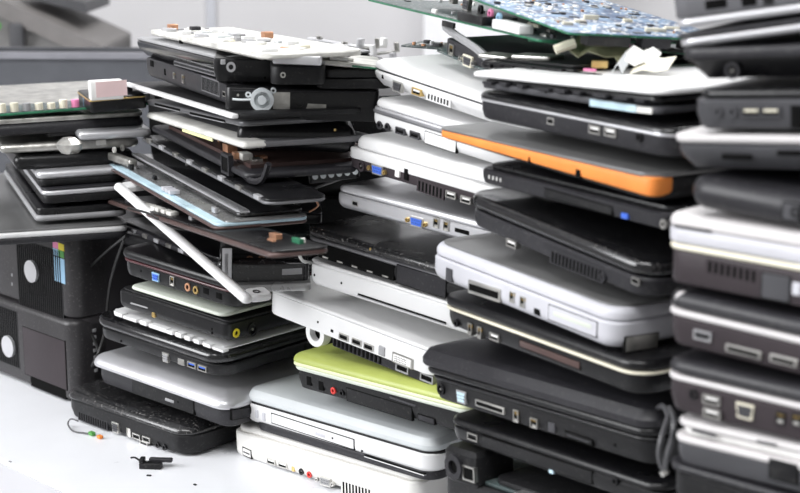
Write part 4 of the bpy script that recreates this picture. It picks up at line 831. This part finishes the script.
# blurred sheet machine far behind, on the floor
def mk_machine():
    M = Matrix.Translation(Vector((*at(20, 30, 3.0).xy, -.76))) @ Matrix.Rotation(math.radians(45), 4, 'Z')
    T = thing('sheet_feeder', 'blurred grey machine with a slanting cover in the far background', 'machine', M)
    z = lambda y: at(20, y, 3.0).z + .76
    mb = MB(); mb.box(-.5, -.04, .0, .4, 0, z(50), 'machine', b=.01); mb.build('cabinet', T)
    def wedge(x0, za, x1, zb, th, m, nm, y0=0, y1=.35):
        mb = MB(); vs = [(x0, y0, za), (x1, y0, zb), (x1, y0, zb - th), (x0, y0, za - th)]; vs += [(a, y1, c_) for a, _, c_ in vs]
        mb.add(vs, [(0, 1, 2, 3), (7, 6, 5, 4), (0, 4, 5, 1), (1, 5, 6, 2), (2, 6, 7, 3), (3, 7, 4, 0)], m); mb.build(nm, T, smooth=False)
    X = lambda px: (px - 20) / F * 3.0
    wedge(X(-60), z(-32), X(104), z(46), .034, 'machine_rail', 'cover_rail', -.02, .3)
    wedge(X(-60), z(-14), X(104), z(52), .12, 'machine', 'slanting_cover', 0, .3)
    wedge(X(20), z(-12), X(82), z(4), .02, 'machine_dark', 'top_bar', .05, .3)
    mb = MB(); mb.box(X(12), X(26), -.03, .0, 0, z(22), 'machine_dark', b=.004); mb.build('post', T)
    mb = MB(); mb.cyl((X(1), -.02, z(25)), (0, -1, 0), .007, .01, 'led_green', 16); mb.build('button', T, label='green button')
mat('machine_rail', (.16, .15, .145), .5)
mk_machine()
# room: walls square to the view
RM = Matrix.Rotation(math.radians(45), 4, 'Z')
def rbox(name, x0, x1, y0, y1, z0, z1, m):
    mb = MB(); mb.box(x0, x1, y0, y1, z0, z1, m); mb.v = [tuple(RM @ Vector(v)) for v in mb.v]; return struct(name, mb)
DW = 4.2
rbox('floor', -3.6, 3.6, -3.2, DW, -.81, -.76, 'floor_grey')
rbox('ceiling', -3.6, 3.6, -3.2, DW, 2.0, 2.05, 'ceiling_white')
rbox('wall_back', -3.6, 3.6, DW, DW + .1, -.76, 2.0, 'wall_paint')
rbox('wall_left', -3.7, -3.6, -3.2, DW, -.76, 2.0, 'wall_paint')
rbox('wall_right', 3.6, 3.7, -3.2, DW, -.76, 2.0, 'wall_paint')
xs = (213 - 400) / F * DW
rbox('trim_1', xs - .012, xs + .012, DW - .012, DW, -.76, 2.0, 'wall_seam')
x0 = (424 - 400) / F * 4.0
rbox('trim_2', x0, x0 + .42, DW - .2, DW, -.76, 2.0, 'wall_white')
# ------------------------------------------------------------------ lights: ceiling lamps and daylight
def area(name, loc, aim, sx, sy, e, col=(1, 1, 1)):
    l = bpy.data.lights.new(name, 'AREA'); l.shape = 'RECTANGLE'; l.size = sx; l.size_y = sy; l.energy = e; l.color = col
    o = bpy.data.objects.new(name, l); COL.objects.link(o); o.location = loc
    o.rotation_euler = (Vector(aim) - Vector(loc)).to_track_quat('-Z', 'Y').to_euler()
area('ceiling_lamp', (-1.5, 1.9, 1.97), (-1.5, 1.9, 0), 1.6, .8, 44)
area('ceiling_lamp', (-.2, -.3, 1.97), (-.4, .2, 0), 1.6, .8, 44)
area('window_daylight', (-2.3, -1.6, 1.3), (-.9, .8, .1), 1.8, 1.6, 93, (.97, .98, 1))
w = bpy.data.worlds.new('World'); SC.world = w; w.use_nodes = True
w.node_tree.nodes['Background'].inputs['Color'].default_value = (1, 1, 1, 1)
w.node_tree.nodes['Background'].inputs['Strength'].default_value = .42
# ------------------------------------------------------------------ camera
cd = bpy.data.cameras.new('camera'); cam = bpy.data.objects.new('camera', cd); COL.objects.link(cam)
cam.location = CAM; cam.rotation_euler = (math.pi / 2 - PIT, 0, math.pi / 4)
cd.sensor_width = 36; cd.lens = F / 800 * 36; cd.clip_start = .05
cd.dof.use_dof = True; cd.dof.focus_distance = 1.22; cd.dof.aperture_fstop = 11
SC.camera = cam
SC.view_settings.view_transform = 'Standard'; SC.view_settings.look = 'None'; SC.view_settings.exposure = .12; SC.view_settings.gamma = 1; SC.view_settings.use_curve_mapping = False
